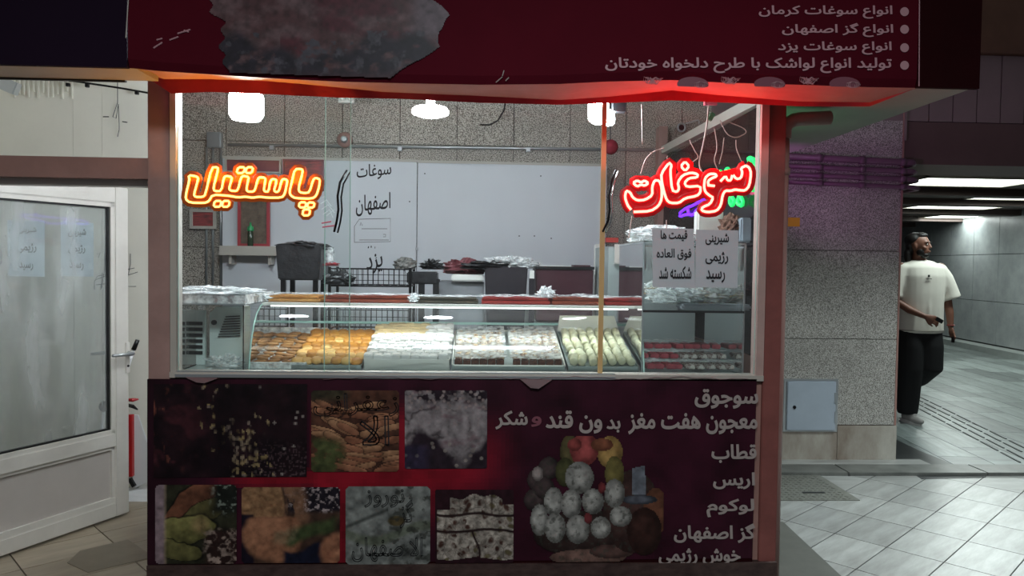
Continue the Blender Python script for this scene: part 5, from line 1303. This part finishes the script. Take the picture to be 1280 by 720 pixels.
# E: rolls
Mx, w = tray('grey tray of pale green rolled sweets at the right end of the case', 710, 798, .024, 'tray_grey', base=.006)
mr = pm(MB().lathe((0, 0, 0), [(.004, -.036), (.015, -.037), (.019, -.033), (.0195, .03), (.015, .036), (.003, .036)], 12, 'y'), 'roll', True)
for j in range(6):
    for i in range(7):
        piece('rolled_sweet', mr, Mx, -w/2+.03+i*(w-.06)/6+rg.uniform(-.004, .004), .05+j*.076, .032+rg.uniform(0, .012), 'pale green rolled sweet'+place(j, i), 'rolled pistachio sweets', rg.uniform(-.22, .22))
put('paper_card', MB().add([tuple(Mx @ Vector(p)) for p in ((-w/2+.0, TD-.005, .03), (w/2-.0, TD-.005, .03), (w/2-.03, TD-.001, .11), (-w/2+.01, TD-.001, .11), (-w/2+.0, TD, .03), (w/2-.0, TD, .03), (w/2-.03, TD+.004, .11), (-w/2+.01, TD+.004, .11))], [(0, 1, 2, 3), (7, 6, 5, 4), (0, 4, 5, 1), (1, 5, 6, 2), (2, 6, 7, 3), (3, 7, 4, 0)]), 'paperwhite', label='plain white card standing behind the rolled sweets', cat='card')

# ---- wrapped flat boxes on top of the case
M['kraft'] = mat('amber_sweet', '9a6430', .4, col2='c89a5a', scale=20); M['brownred'] = mat('brown_red_card', '6e2f20', .4, col2='8c4430', scale=12)
M['darkgreen'] = mat('dark_olive_card', '35382c', .4, col2='54483c', scale=14); M['redcard'] = mat('red_card', '7a1c1c', .35, col2='9a3830', scale=12)
specs = [(334, 400, 372.5, 380, 'kraft', 'plastic wrapped flat pack of amber sweets on the glass case top'), (405, 514, 373, 380.5, 'brownred', 'long brown red flat box wrapped in plastic on the case top, left of middle'),
         (518, 598, 375.5, 382, 'darkgreen', 'dark olive flat pack in loose plastic on the case top'), (602, 688, 376, 383.5, 'redcard', 'glossy dark red flat box wrapped in plastic on the case top'),
         (690, 752, 375.5, 384, 'brownred', 'brown flat box beside crumpled plastic on the case top'), (757, 796, 378, 386, 'redcard', 'short brown red box at the right end of the case top')]
for k, (xa_, xb_, y0, y1, m_, lab) in enumerate(specs):
    Yb = 3.62; a, b = at_y(xa_, y1-1, Yb), at_y(xb_, y0, Yb); h = max(.02, b.z-a.z)
    t = T('wrapped_box', lab, 'box', ((a.x+b.x)/2, Yb, ztop+.004), 'flat packs on the case top')
    put('box_body', MB().box(a.x, b.x, Yb, Yb+.24, ztop+.004, ztop+.004+h*.55), m_, t, bevel=.003)
    put('box_lid', MB().box(a.x+.006, b.x-.01, Yb+.012, Yb+.235, ztop+.006+h*.55, ztop+.004+h), m_, t, bevel=.003)
    Mi = Matrix.Identity(4)
    sheet('loose_plastic', 'loose clear plastic over the flat pack, ' + ['leftmost on the case top', 'on the long brown red box', 'on the dark olive pack', 'on the glossy red box', 'on the brown box', 'at the right end'][k], Mi, a.x-.01, b.x+.008, Yb-.008, Yb+.24, ztop+.012+h, .004, 'film', 20+k, 20, 10)
crumple('plastic_bag', 'small crumpled bag of clear plastic on the brown flat box', (at_y(682, 371, 3.75).x, 3.72, ztop+.05), (.045, .05, .028), 'film2', 15, .6)
crumple('plastic_bag', 'crumpled clear plastic at the left end of the case top', (at_y(322, 372, 3.6).x, 3.62, ztop+.022), (.05, .07, .022), 'film2', 16, .7)
crumple('plastic_bag', 'knot of clear plastic between the red brown and olive packs', (at_y(516, 376, 3.6).x, 3.62, ztop+.022), (.02, .03, .02), 'film2', 17, .8)

# =================================================================== THINGS BEHIND THE CASE
M['bagblack'] = mat('black_bag', '222224', .32, noise=.4, scale=14, bump=.6); M['crate'] = mat('dark_crate', '29242a', .4, noise=.25, scale=10)
M['maroon_box'] = mat('maroon_box', '42212a', .4, noise=.12, scale=6); M['grey_box'] = mat('grey_box', '8b8e92', .45); M['greybag'] = mat('grey_bag', '6b6a66', .6, noise=.3, scale=12, bump=.4)
def pbox(name, label, box, Y, d, m_, cat, legs=0, parts=None, tap=0, z0=None):
    x0, y0, x1, y1 = box; a, b = at_y(x0, y1, Y), at_y(x1, y0, Y); t = T(name, label, cat, ((a.x+b.x)/2, Y+d/2, a.z if not legs else 0))
    mb = MB(); mb.add([(a.x+tap, Y, a.z), (b.x-tap, Y, a.z), (b.x-tap, Y+d, a.z), (a.x+tap, Y+d, a.z), (a.x, Y, b.z), (b.x, Y, b.z), (b.x, Y+d, b.z), (a.x, Y+d, b.z)], [(3, 2, 1, 0), (4, 5, 6, 7), (0, 1, 5, 4), (1, 2, 6, 5), (2, 3, 7, 6), (3, 0, 4, 7)])
    put('body', mb, m_, t, bevel=.008)
    if legs:
        for sx in (.15, .85):
            for yy in (Y+.03, Y+d-.03): x = a.x+(b.x-a.x)*sx; put('leg', MB().box(x-.014, x+.014, yy-.012, yy+.012, 0, a.z+.01), 'black_metal', t)
    return t, a, b
t, a, b = pbox('covered_stool', 'square stool under a black plastic bag behind the case at left', (344, 306, 402, 350), 4.45, .28, 'bagblack', 'stool', 1, tap=.015)
crumple('black_bag', 'crumpled black plastic bag spread over the covered stool', ((a.x+b.x)/2, 4.59, b.z-.01), (.155, .15, .03), 'bagblack', 22, .25)
def wire_basket(label, box, Y, d, legs=True):
    x0, y0, x1, y1 = box; a, b = at_y(x0, y1, Y), at_y(x1, y0, Y); t = T('wire_basket', label, 'basket', ((a.x+b.x)/2, Y, a.z))
    for z, r in ((b.z, .004), (a.z, .006)): put('rim', MB().tube([(a.x, Y, z), (b.x, Y, z), (b.x, Y+d, z), (a.x, Y+d, z)], r, 6, closed=True), 'black_metal', t)
    nv = 15
    for i in range(nv+1):
        x = a.x+(b.x-a.x)*i/nv; put('wire', MB().tube([(x, Y, a.z), (x, Y, b.z)], .002, 5), 'black_metal', t); put('wire', MB().tube([(x, Y+d, a.z), (x, Y+d, b.z)], .002, 5), 'black_metal', t)
    for k in (1, 2): z = a.z+(b.z-a.z)*k/3; put('wire', MB().tube([(a.x, Y, z), (b.x, Y, z)], .002, 5), 'black_metal', t)
    for i in range(1, 10): x = a.x+(b.x-a.x)*i/10; put('wire', MB().tube([(x, Y, a.z), (x, Y+d, a.z)], .002, 5), 'black_metal', t)
    return t, a, b
t, a, b = wire_basket('black wire basket shelf behind the case, upper one', (412, 337, 513, 357), 4.45, .25)
t2, a2, b2 = wire_basket('added lower wire basket standing for the reflection in the case glass', (408, 388, 512, 413), 4.45, .25)  # lower basket models the mirror image of the upper one
rk = T('basket_rack', 'black rack posts that carry the two wire baskets', 'rack', ((a.x+b.x)/2, 4.5, 0))
for x in (a.x, b.x):
    for y in (4.45, 4.70): put('post', MB().box(x-.008, x+.008, y-.008, y+.008, 0, b.z+.01), 'black_metal', rk)
crumple('black_bag', 'black bag slumped against the left of the upper wire basket', (at_y(424, 349, 4.43).x, 4.40, at_y(424, 349, 4.43).z), (.085, .05, .05), 'bagblack', 31, .3)
crumple('red_straps', 'small red and black straps on the corner of the upper wire basket', (at_y(414, 331, 4.5).x, 4.5, at_y(414, 331, 4.5).z-.0), (.04, .05, .012), 'rose', 32, .5, 'straps')
pbox('glass_jar', 'small clear plastic box beside the covered stool', (404, 309, 416, 328), 4.55, .08, 'film2', 'box')
t, a, b = pbox('black_tote', 'black tote bag with strappy legs right of the wire baskets', (508, 340, 546, 355), 4.45, .2, 'bagblack', 'bag')
st = T('black_stand', 'black stand with two legs under the tote bag', 'stand', (a.x, 4.5, 0))
for x in (527, 545): p = at_y(x, 355, 4.47); put('leg', MB().box(p.x-.018, p.x+.018, 4.46, 4.49, 0, p.z+.03), 'black', st)
p = at_y(536, 353, 4.47); put('cross_bar', MB().box(at_y(510, 350, 4.5).x, at_y(550, 350, 4.5).x, 4.49, 4.52, p.z+.002, p.z+.018), 'black', st)
crumple('round_bag', 'rounded grey cloth bag on the right end of the wire basket', (at_y(506, 330, 4.5).x, 4.52, at_y(506, 331, 4.5).z), (.066, .06, .045), 'greybag', 41, .2)
crumple('gloves', 'pair of black gloves lying on the black tote bag', (at_y(538, 333, 4.5).x, 4.52, at_y(538, 333, 4.5).z), (.05, .06, .03), 'bagblack', 42, .9, 'gloves')
t, a, b = pbox('grey_box', 'light grey cardboard box between the stand and the dark crate', (547, 352, 605, 412), 4.6, .3, 'grey_box', 'box')
crumple('maroon_bundle', 'folded maroon cloth bundle on the grey box', (at_y(580, 333, 4.6).x, 4.72, at_y(580, 336, 4.6).z), (.13, .12, .055), 'maroon_card', 43, .35, 'bundle')
t_, a_, b_ = pbox('white_box', 'flat white box lying on the grey cardboard box', (564, 343.5, 605, 351.5), 4.55, .3, 'paperwhite', 'box')
crumple('black_bag', 'flattened black bag on top between maroon cloth and dark crate', (at_y(610, 331, 4.5).x, 4.6, at_y(610, 333, 4.5).z), (.15, .1, .03), 'bagblack', 44, .5)
t, a, b = pbox('dark_crate', 'tall dark crate wrapped in black plastic in the middle behind the case', (605, 334, 660, 412), 4.5, .3, 'crate', 'crate', tap=.02)  # crate stretched down to cover its reflection in the case glass
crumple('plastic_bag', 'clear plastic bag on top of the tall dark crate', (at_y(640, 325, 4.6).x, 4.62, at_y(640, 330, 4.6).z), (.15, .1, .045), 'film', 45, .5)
t, a, b = pbox('maroon_box', 'large plain dark maroon box right of the tall dark crate', (669, 336, 742, 402), 4.5, .3, 'maroon_box', 'box', tap=.004)  # box bottom likewise stands for its reflection in the glass
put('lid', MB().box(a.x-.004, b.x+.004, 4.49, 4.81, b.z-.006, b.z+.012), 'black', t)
pbox('white_tray', 'thin white tray lying on the maroon box', (674, 332.5, 716, 336), 4.5, .15, 'paperwhite', 'tray')
pbox('dark_pouch', 'small dark pouch on the right end of the maroon box', (716, 331.5, 740, 336), 4.52, .15, 'maroon_box', 'pouch')
pl_ = T('slim_post', 'slim grey post with a white cap between crate and maroon box', 'post', (at_y(664, 370, 4.5).x, 4.5, 0)); x = at_y(664.5, 370, 4.48).x
put('post', MB().box(x-.016, x+.016, 4.47, 4.49, 0, at_y(664, 348, 4.48).z), 'crate', pl_); put('cap', MB().box(x-.013, x+.013, 4.465, 4.49, at_y(664, 348, 4.48).z, at_y(664, 338, 4.48).z), 'paperwhite', pl_)
t, a, b = pbox('upright_board', 'tall narrow white panel just left of the yellow pane edge', (742, 305, 752, 405), 4.9, .05, 'paperwhite', 'panel')

# =================================================================== RIGHT GLASS CASE
rcx0, rcx1 = at_y(802, 460, 3.32).x, WX1-.01
rzt = at_y(870, 304, 3.4).z; rzs = at_y(870, 389, 3.34).z
rc_ = T('glass_cabinet', 'tall glass cabinet with two levels at the right end of the counter', 'cabinet', ((rcx0+rcx1)/2, 3.5, CZ-.02))
glass_box(rc_, rcx0, rcx1, 3.32, 3.9, CZ-.01, rzt, (rzs,), em='steel', e=.0035)
put('dark_shelf_edge', MB().box(rcx0, rcx1, 3.312, 3.322, rzs-.006, rzs+.004), 'gasket', rc_)
put('top_plate', MB().box(rcx0, rcx1, 3.32, 3.9, rzt, rzt+.006), 'case_glass', rc_); put('base', MB().box(rcx0, rcx1, 3.32, 3.9, CZ-.03, CZ-.01), 'deck', rc_)
lb = T('side_cabinet', 'grey white cabinet box behind the curved case at right', 'cabinet', (at_y(786, 400, 4.2).x, 4.3, 0))
a, b = at_y(768, 352, 4.1), at_y(806, 306, 4.1); put('door_panel', MB().box(a.x, b.x, 4.1, 4.12, a.z+.10, b.z), 'pvc_panel', lb); put('cabinet_body', MB().box(a.x-.03, b.x+.3, 4.13, 4.6, 0, b.z-.01), 'tray_grey', lb)
put('red_lid', MB().box(at_y(757, 305, 4.1).x, at_y(773, 300, 4.1).x, 4.1, 4.3, at_y(760, 303, 4.1).z, at_y(760, 297, 4.1).z), 'redcard', lb)
pbn = crumple('plastic_bundle', 'long bundle wrapped in white plastic on the right cabinet, left one', (at_y(826, 294, 3.55).x, 3.55, rzt+.035), (.155, .14, .05), 'film2', 51, .35, 'bundle')
crumple('inner_roll', '', (at_y(832, 294, 3.6).x, 3.6, rzt+.03), (.10, .10, .035), M['gaz'], 52, .3, parent=pbn)
crumple('hessian_bundle', 'brown hessian wrapped bundle on the right cabinet', (at_y(913, 283, 3.6).x, 3.6, rzt+.07), (.060, .07, .08), mat('hessian', '6a4a3c', .8, noise=.4, scale=60, bump=.5), 53, .25, 'bundle')
pbox('blue_jar', 'pale blue plastic tub at the right end of the right cabinet', (926, 272, 941, 303), 3.5, .08, M['meter'], 'tub')
t, a, b = pbox('white_carton', 'plain white carton on the right cabinet behind the paper notices', (871, 263, 905, 302), 3.6, .06, 'paperwhite', 'carton')
for k, (x0, x1, y, rz_, sd) in enumerate(((806, 872, 372, .045, 61), (850, 918, 366, .05, 62), (892, 926, 352, .04, 63), (808, 850, 350, .035, 64))):
    p0, p1 = at_y(x0, y, 3.55), at_y(x1, y, 3.55)
    lab = ['plastic wrapped pale pack on the cabinet shelf, front left', 'long plastic wrapped pale pack in the middle of the cabinet shelf', 'plastic wrapped pack at the right of the cabinet shelf', 'upper left pack of crumpled plastic on the cabinet shelf'][k]
    wp_ = crumple('wrapped_pack', lab, ((p0.x+p1.x)/2, 3.5+.07*k, rzs+.03+rz_*.6+(.035 if k > 1 else 0)), ((p1.x-p0.x)/2, .10, rz_), 'film2', sd, .4, 'pack')
    crumple('filling', '', ((p0.x+p1.x)/2, 3.52+.07*k, rzs+.022+rz_*.5+(.035 if k > 1 else 0)), ((p1.x-p0.x)/2*.8, .07, rz_*.7), M['gazc'] if k % 2 else M['paperwhite'], sd+7, .3, parent=wp_)
pbox('flat_box', 'flat grey box on the cabinet shelf edge', (853, 381, 940, 387.5), 3.36, .12, 'grey_box', 'box')
M['redsw'] = mat('red_sweet', '8c2c38', .35, col2='c45a64', scale=50, bump=.4); M['mixsw'] = mat('dark_sweet', '6a4640', .45, col2='d4ccc4', scale=60, bump=.4, sharp=True)
for j in range(3):
    for i in range(9):
        red = i < 4 or j == 2
        z = CZ+.012+j*.036; x = rcx0+.05+i*(rcx1-rcx0-.09)/8+rg.uniform(-.006, .006)
        t = MB().cbox((x, 3.42+.1*j, z+.01), (.042, .10, .022), Matrix.Rotation(rg.uniform(-.15, .15), 3, 'Z'))
        lab = ('pack of red sweets' if red else 'pack of dark speckled sweets')+', right cabinet, %s layer, %s from the left' % (['lowest', 'middle', 'top'][j], ORD[i] if i else 'first')
        put('sweet_pack', t, 'redsw' if red else 'mixsw', bevel=.004, label=lab, cat='sweets', group='red sweet packs' if red else 'speckled sweet packs')
for j in range(3): 
    z = CZ+.04+j*.036
    sheet('plastic_lid', ['clear lid over the lowest row of sweet packs', 'clear lid over the middle row of sweet packs', 'clear lid over the top row of sweet packs'][j], Matrix.Identity(4), rcx0+.02, rcx1-.02, 3.37+.1*j, 3.47+.1*j, z+.006, .003, 'film', 70+j, 30, 6, parent=rc_)

# =================================================================== PERSON
M['skin'] = mat('skin', '7c5342', .5, noise=.06, scale=6); M['shirt'] = mat('white_shirt', 'e6e2d6', .8, noise=.05, scale=5, bump=.1)
M['trouser'] = mat('black_trousers', '101012', .8); M['hair'] = mat('dark_hair', '15100e', .5, noise=.3, scale=40, bump=.4); M['shoe'] = mat('grey_shoe', '9c9a96', .6); M['sole'] = mat('white_sole', 'c8c8c4', .6)
def remesh(mb, voxel, smooth_it, name):
    me = mb.mesh(name); o = bpy.data.objects.new('tmp', me); COL.objects.link(o)
    r = o.modifiers.new('r', 'REMESH'); r.mode = 'VOXEL'; r.voxel_size = voxel; r.use_smooth_shade = True
    s = o.modifiers.new('s', 'SMOOTH'); s.iterations = smooth_it; s.factor = .5
    bpy.context.view_layer.update(); dg = bpy.context.evaluated_depsgraph_get()
    out = bpy.data.meshes.new_from_object(o.evaluated_get(dg)); bpy.data.objects.remove(o); out.name = name
    for p in out.polygons: p.use_smooth = True
    return out
def limb(mb, pts, rs, n=14):
    pts = [Vector(p) for p in pts]; mb.tube(pts, rs, n)
    for p, r in ((pts[0], rs[0]), (pts[-1], rs[-1])): mb.ell(p, (r, r, r), n, 8)
    return mb
def ering(c, rx, ry, n=24, tilt=0, sq=1.0):
    out = []
    for i in range(n):
        a = 2*math.pi*i/n; cx_, sy = math.cos(a), math.sin(a); e = .85
        x = rx*math.copysign(abs(cx_)**e, cx_); y = ry*math.copysign(abs(sy)**e, sy); out.append(Vector((c[0]+x, c[1]+y, c[2]+tilt*x)))
    return out
fo = at_z(1149, 529, 0)
pe = T('person', 'person in loose white t-shirt and baggy black trousers walking past the pillar, looking right', 'person', (fo.x, fo.y, 0), rot=(0, 0, 0))
body = MB()
limb(body, [(-.09, .06, .93), (-.088, .02, .72), (-.085, .0, .50), (-.085, .03, .30), (-.085, .05, .10)], [.09, .078, .058, .052, .036])
limb(body, [(.09, .06, .93), (.10, .03, .72), (.105, .0, .52), (.085, .2, .42), (.06, .40, .30)], [.09, .078, .058, .052, .036])
body.loft([ering((0, .06, .86), .12, .10), ering((0, .06, .96), .165, .115), ering((0, .05, 1.1), .145, .10), ering((0, .05, 1.28), .17, .115), ering((0, .05, 1.42), .18, .10), ering((-.01, .05, 1.48), .10, .07), ering((-.015, .045, 1.51), .055, .055)])
limb(body, [(-.02, .05, 1.46), (-.032, .035, 1.56)], [.058, .052])
LW, LH = Vector((.262, -.01, .90)), Vector((.268, -.03, .83))
limb(body, [(.185, .05, 1.43), (.225, .05, 1.29), (.255, .045, 1.15), (.262, .01, 1.02), LW], [.052, .045, .039, .035, .025])
RW, RH = Vector((-.085, -.17, 1.00)), Vector((-.02, -.20, .975))
limb(body, [(-.185, .05, 1.43), (-.23, .05, 1.29), (-.255, .04, 1.14), (-.17, -.08, 1.05), RW], [.052, .045, .039, .034, .024])
def hand(w, h, fd, side, curl):     # w wrist, h knuckles, fd finger direction, side: across the palm
    d = (h-w).normalized(); side = (side-d*side.dot(d)).normalized(); nrm = d.cross(side)
    c = (w+h)/2; rings = []
    for f, a, b in ((0, .022, .018), (.5, .034, .016), (1, .040, .014)):
        p = w.lerp(h, f); rings.append([p+side*a*math.cos(2*math.pi*i/14)+nrm*b*math.sin(2*math.pi*i/14) for i in range(14)])
    body.loft(rings)
    for k, (o, L_) in enumerate(((-.030, .066), (-.010, .076), (.010, .072), (.030, .056))):
        p0 = h+side*o-d*.01; p1 = p0+(d*.8+fd*.3).normalized()*L_*.45; p2 = p1+(d*(1-curl)+fd*curl).normalized()*L_*.32; p3 = p2+(d*(.6-curl)+fd*curl*1.2).normalized()*L_*.25
        limb(body, [p0, p1, p2, p3], [.0095, .009, .0082, .007], 8)
    p0 = w.lerp(h, .35)-side*.025; p1 = p0-side*.022+d*.025+fd*.01; p2 = p1+d*.028+fd*.012-side*.002; limb(body, [p0, p1, p2], [.012, .0105, .008], 8)
hand(LW, LH, Vector((-.2, -.6, -.2)), Vector((-.1, -1, 0)), .55)
hand(RW, RH, Vector((.3, .3, -.6)), Vector((0, .2, 1)), .6)
# head
HM = Matrix.Translation((-.038, .02, 1.635)) @ Matrix.Rotation(R(42), 4, 'Z') @ Matrix.Rotation(R(-3), 4, 'X')
hv = MB()
hv.ell((0, .012, .025), (.076, .094, .092), 20, 14); hv.ell((0, -.012, -.035), (.060, .072, .078), 18, 12); hv.ell((0, -.045, -.088), (.030, .028, .022), 12, 8)
hv.add(*[(lambda m_: (m_.v, m_.f))(MB().loft([[Vector((-.010, -.078, .020)), Vector((.010, -.078, .020)), Vector((.006, -.086, .024)), Vector((-.006, -.086, .024))], [Vector((-.017, -.080, -.030)), Vector((.017, -.080, -.030)), Vector((.010, -.108, -.024)), Vector((-.010, -.108, -.024))]]))][0])
hv.ell((0, -.070, .030), (.052, .018, .010), 12, 6); hv.ell((0, -.083, -.052), (.024, .010, .006), 10, 6); hv.ell((0, -.081, -.062), (.020, .010, .006), 10, 6)
for s_ in (-1, 1): hv.ell((s_*.076, .012, -.005), (.010, .018, .030), 10, 8); hv.ell((s_*.042, -.056, -.022), (.022, .020, .018), 10, 6)
body.add([tuple(HM @ Vector(p)) for p in hv.v], hv.f)
limb(body, [(-.02, .05, 1.47), (-.036, .035, 1.56)], [.056, .052])
# remeshed body: one continuous skin
put('body', remesh(body, .0065, 3, 'body'), 'skin', pe)
for s_ in (-1, 1):
    e = MB().ell((0, 0, 0), (.013, .008, .008), 10, 7); e.v = [tuple(HM @ (Vector(p)+Vector((s_*.031, -.075, .008)))) for p in e.v]; put('eye', e, 'paperwhite', pe, smooth=True)
    e = MB().ell((0, 0, 0), (.006, .004, .006), 8, 6); e.v = [tuple(HM @ (Vector(p)+Vector((s_*.031, -.0815, .008)))) for p in e.v]; put('iris', e, 'black', pe, smooth=True)
    e = MB().ell((0, 0, 0), (.020, .007, .0045), 8, 6); e.v = [tuple(HM @ (Vector(p)+Vector((s_*.032, -.083, .028)))) for p in e.v]; put('eyebrow', e, 'hair', pe, smooth=True)
hr = MB(); hr.ell((0, .040, .056), (.082, .086, .070), 20, 12); hr.ell((0, .066, .0), (.078, .050, .085), 16, 10); hr.ell((0, -.02, .092), (.058, .052, .030), 14, 8)
hr.ell((-.045, .085, -.085), (.036, .036, .075), 12, 9); hr.ell((0, .088, -.085), (.055, .032, .075), 12, 9); hr.ell((.045, .08, -.07), (.025, .032, .06), 12, 8)
hr.v = [tuple(HM @ Vector(p)) for p in hr.v]; put('hair', remesh(hr, .008, 2, 'hair'), 'hair', pe, label='long dark hair swept back')
br = MB(); br.ell((0, -.040, -.088), (.042, .040, .032), 14, 9); br.ell((0, -.084, -.044), (.024, .010, .005), 10, 6)
for s_ in (-1, 1): br.ell((s_*.048, -.02, -.06), (.018, .036, .035), 10, 8)
br.v = [tuple(HM @ Vector(p)) for p in br.v]; put('beard', remesh(br, .006, 2, 'beard'), 'hair', pe)
# shirt
sh_ = MB(); sh_.loft([ering((-.0, .05, .835), .205, .145), ering((-.0, .05, .86), .21, .15), ering((0, .05, 1.0), .205, .148), ering((0, .05, 1.2), .205, .15), ering((0, .05, 1.36), .212, .146), ering((0, .05, 1.44), .205, .125), ering((-.01, .05, 1.492), .12, .088), ering((-.015, .048, 1.505), .068, .066)])
sh_.ell((.16, .05, 1.41), (.08, .088, .07), 14, 9); sh_.ell((-.16, .05, 1.41), (.08, .088, .07), 14, 9)
sh_.tube([(.15, .05, 1.415), (.215, .05, 1.33), (.262, .045, 1.22), (.285, .04, 1.15)], [.085, .088, .088, .092], 16)
sh_.tube([(-.15, .05, 1.415), (-.215, .05, 1.33), (-.262, .04, 1.22), (-.275, .03, 1.16)], [.085, .088, .085, .085], 16)
for k in range(5): sh_.tube([(-.12+.06*k, -.088+.01*abs(k-2), 1.30-.03*k), (-.10+.05*k, -.094+.01*abs(k-2), 1.08), (-.13+.065*k, -.092+.008*abs(k-2), .86)], [.006, .014, .010], 8)
put('t_shirt', remesh(sh_, .009, 14, 't_shirt'), 'shirt', pe, label='loose cream white t-shirt')
put('hem_seam', MB().tube([Vector(v)+Vector((0, 0, .012)) for v in ering((0, .05, .85), .212, .152)], .003, 5, closed=True), mat('seam', '8a867c', .8), pe)
put('shirt_print', MB().cbox((-.015, -.104, 1.335), (.05, .004, .006)).cbox((-.015, -.103, 1.36), (.018, .004, .022)), M['graf'], pe, label='small dark print on the chest')
tr = MB(); tr.loft([ering((0, .06, .80), .15, .13), ering((0, .06, .88), .19, .14), ering((0, .055, .98), .17, .125)])
tr.tube([(-.085, .055, .88), (-.10, .03, .70), (-.105, .01, .50), (-.10, .03, .28), (-.092, .04, .13), (-.09, .04, .085)], [.125, .125, .115, .105, .092, .085], 18)
tr.tube([(.075, .055, .88), (.085, .03, .70), (.085, .01, .53), (.065, .14, .43), (.03, .32, .33), (.02, .42, .29)], [.125, .125, .118, .11, .095, .085], 18)
put('trousers', remesh(tr, .010, 5, 'trousers'), 'trouser', pe, label='baggy black trousers')
def shoe(c, ang, pitch, nm='shoe'):
    m_ = Matrix.Translation(c) @ Matrix.Rotation(R(ang), 4, 'Z') @ Matrix.Rotation(R(pitch), 4, 'X')
    s0 = MB(); s0.ell((0, .05, .055), (.045, .07, .055), 14, 9); s0.ell((0, -.05, .038), (.048, .10, .038), 14, 9); s0.ell((0, .0, .07), (.042, .06, .04), 12, 8); s0.v = [tuple(m_ @ Vector(p)) for p in s0.v]
    o = put(nm, remesh(s0, .008, 2, nm), 'shoe', pe)
    s1 = MB(); rg0 = [Vector((.048*math.cos(a)*(1.05 if math.sin(a) < 0 else .9), .01+.135*math.sin(a), 0)) for a in np.linspace(0, 2*math.pi, 20, endpoint=False)]
    s1.loft([rg0, [p+Vector((0, 0, .028)) for p in rg0]]); s1.v = [tuple(m_ @ Vector(p)) for p in s1.v]; put('sole', s1, 'sole', o)
    put('laces', (lambda q: (setattr(q, 'v', [tuple(m_ @ Vector(p)) for p in q.v]), q)[1])(MB().cbox((0, -.04, .083), (.05, .006, .005)).cbox((0, -.02, .092), (.05, .006, .005)).cbox((0, -.06, .074), (.05, .006, .005))), 'sole', o)
shoe((-.075, .0, 0), 8, 0); shoe((.03, .50, .18), 0, -55)
put('bracelet', MB().tube([LW+Vector((.030*math.cos(i), .030*math.sin(i), .01)) for i in np.linspace(0, 5.9, 14)], .006, 6, closed=True), mat('bracelet', '7a2420', .5), pe, label='thin red bracelet on the left wrist')
put('phone', MB().cbox(RH+Vector((.035, -.028, -.005)), (.07, .012, .035), Matrix.Rotation(.5, 3, 'Y')), 'black', label='small dark phone held at the waist by the walking person', cat='phone', bevel=.003, loc=(0, 0, 0))
bpy.data.objects['phone'].location = Vector((fo.x, fo.y, 0))
put('keys', MB().cbox(LH+Vector((-.012, -.03, -.05)), (.014, .03, .05)), 'black', label='small dark item in the lowered hand of the walking person', cat='keys', loc=(0, 0, 0))
bpy.data.objects['keys'].location = Vector((fo.x, fo.y, 0))
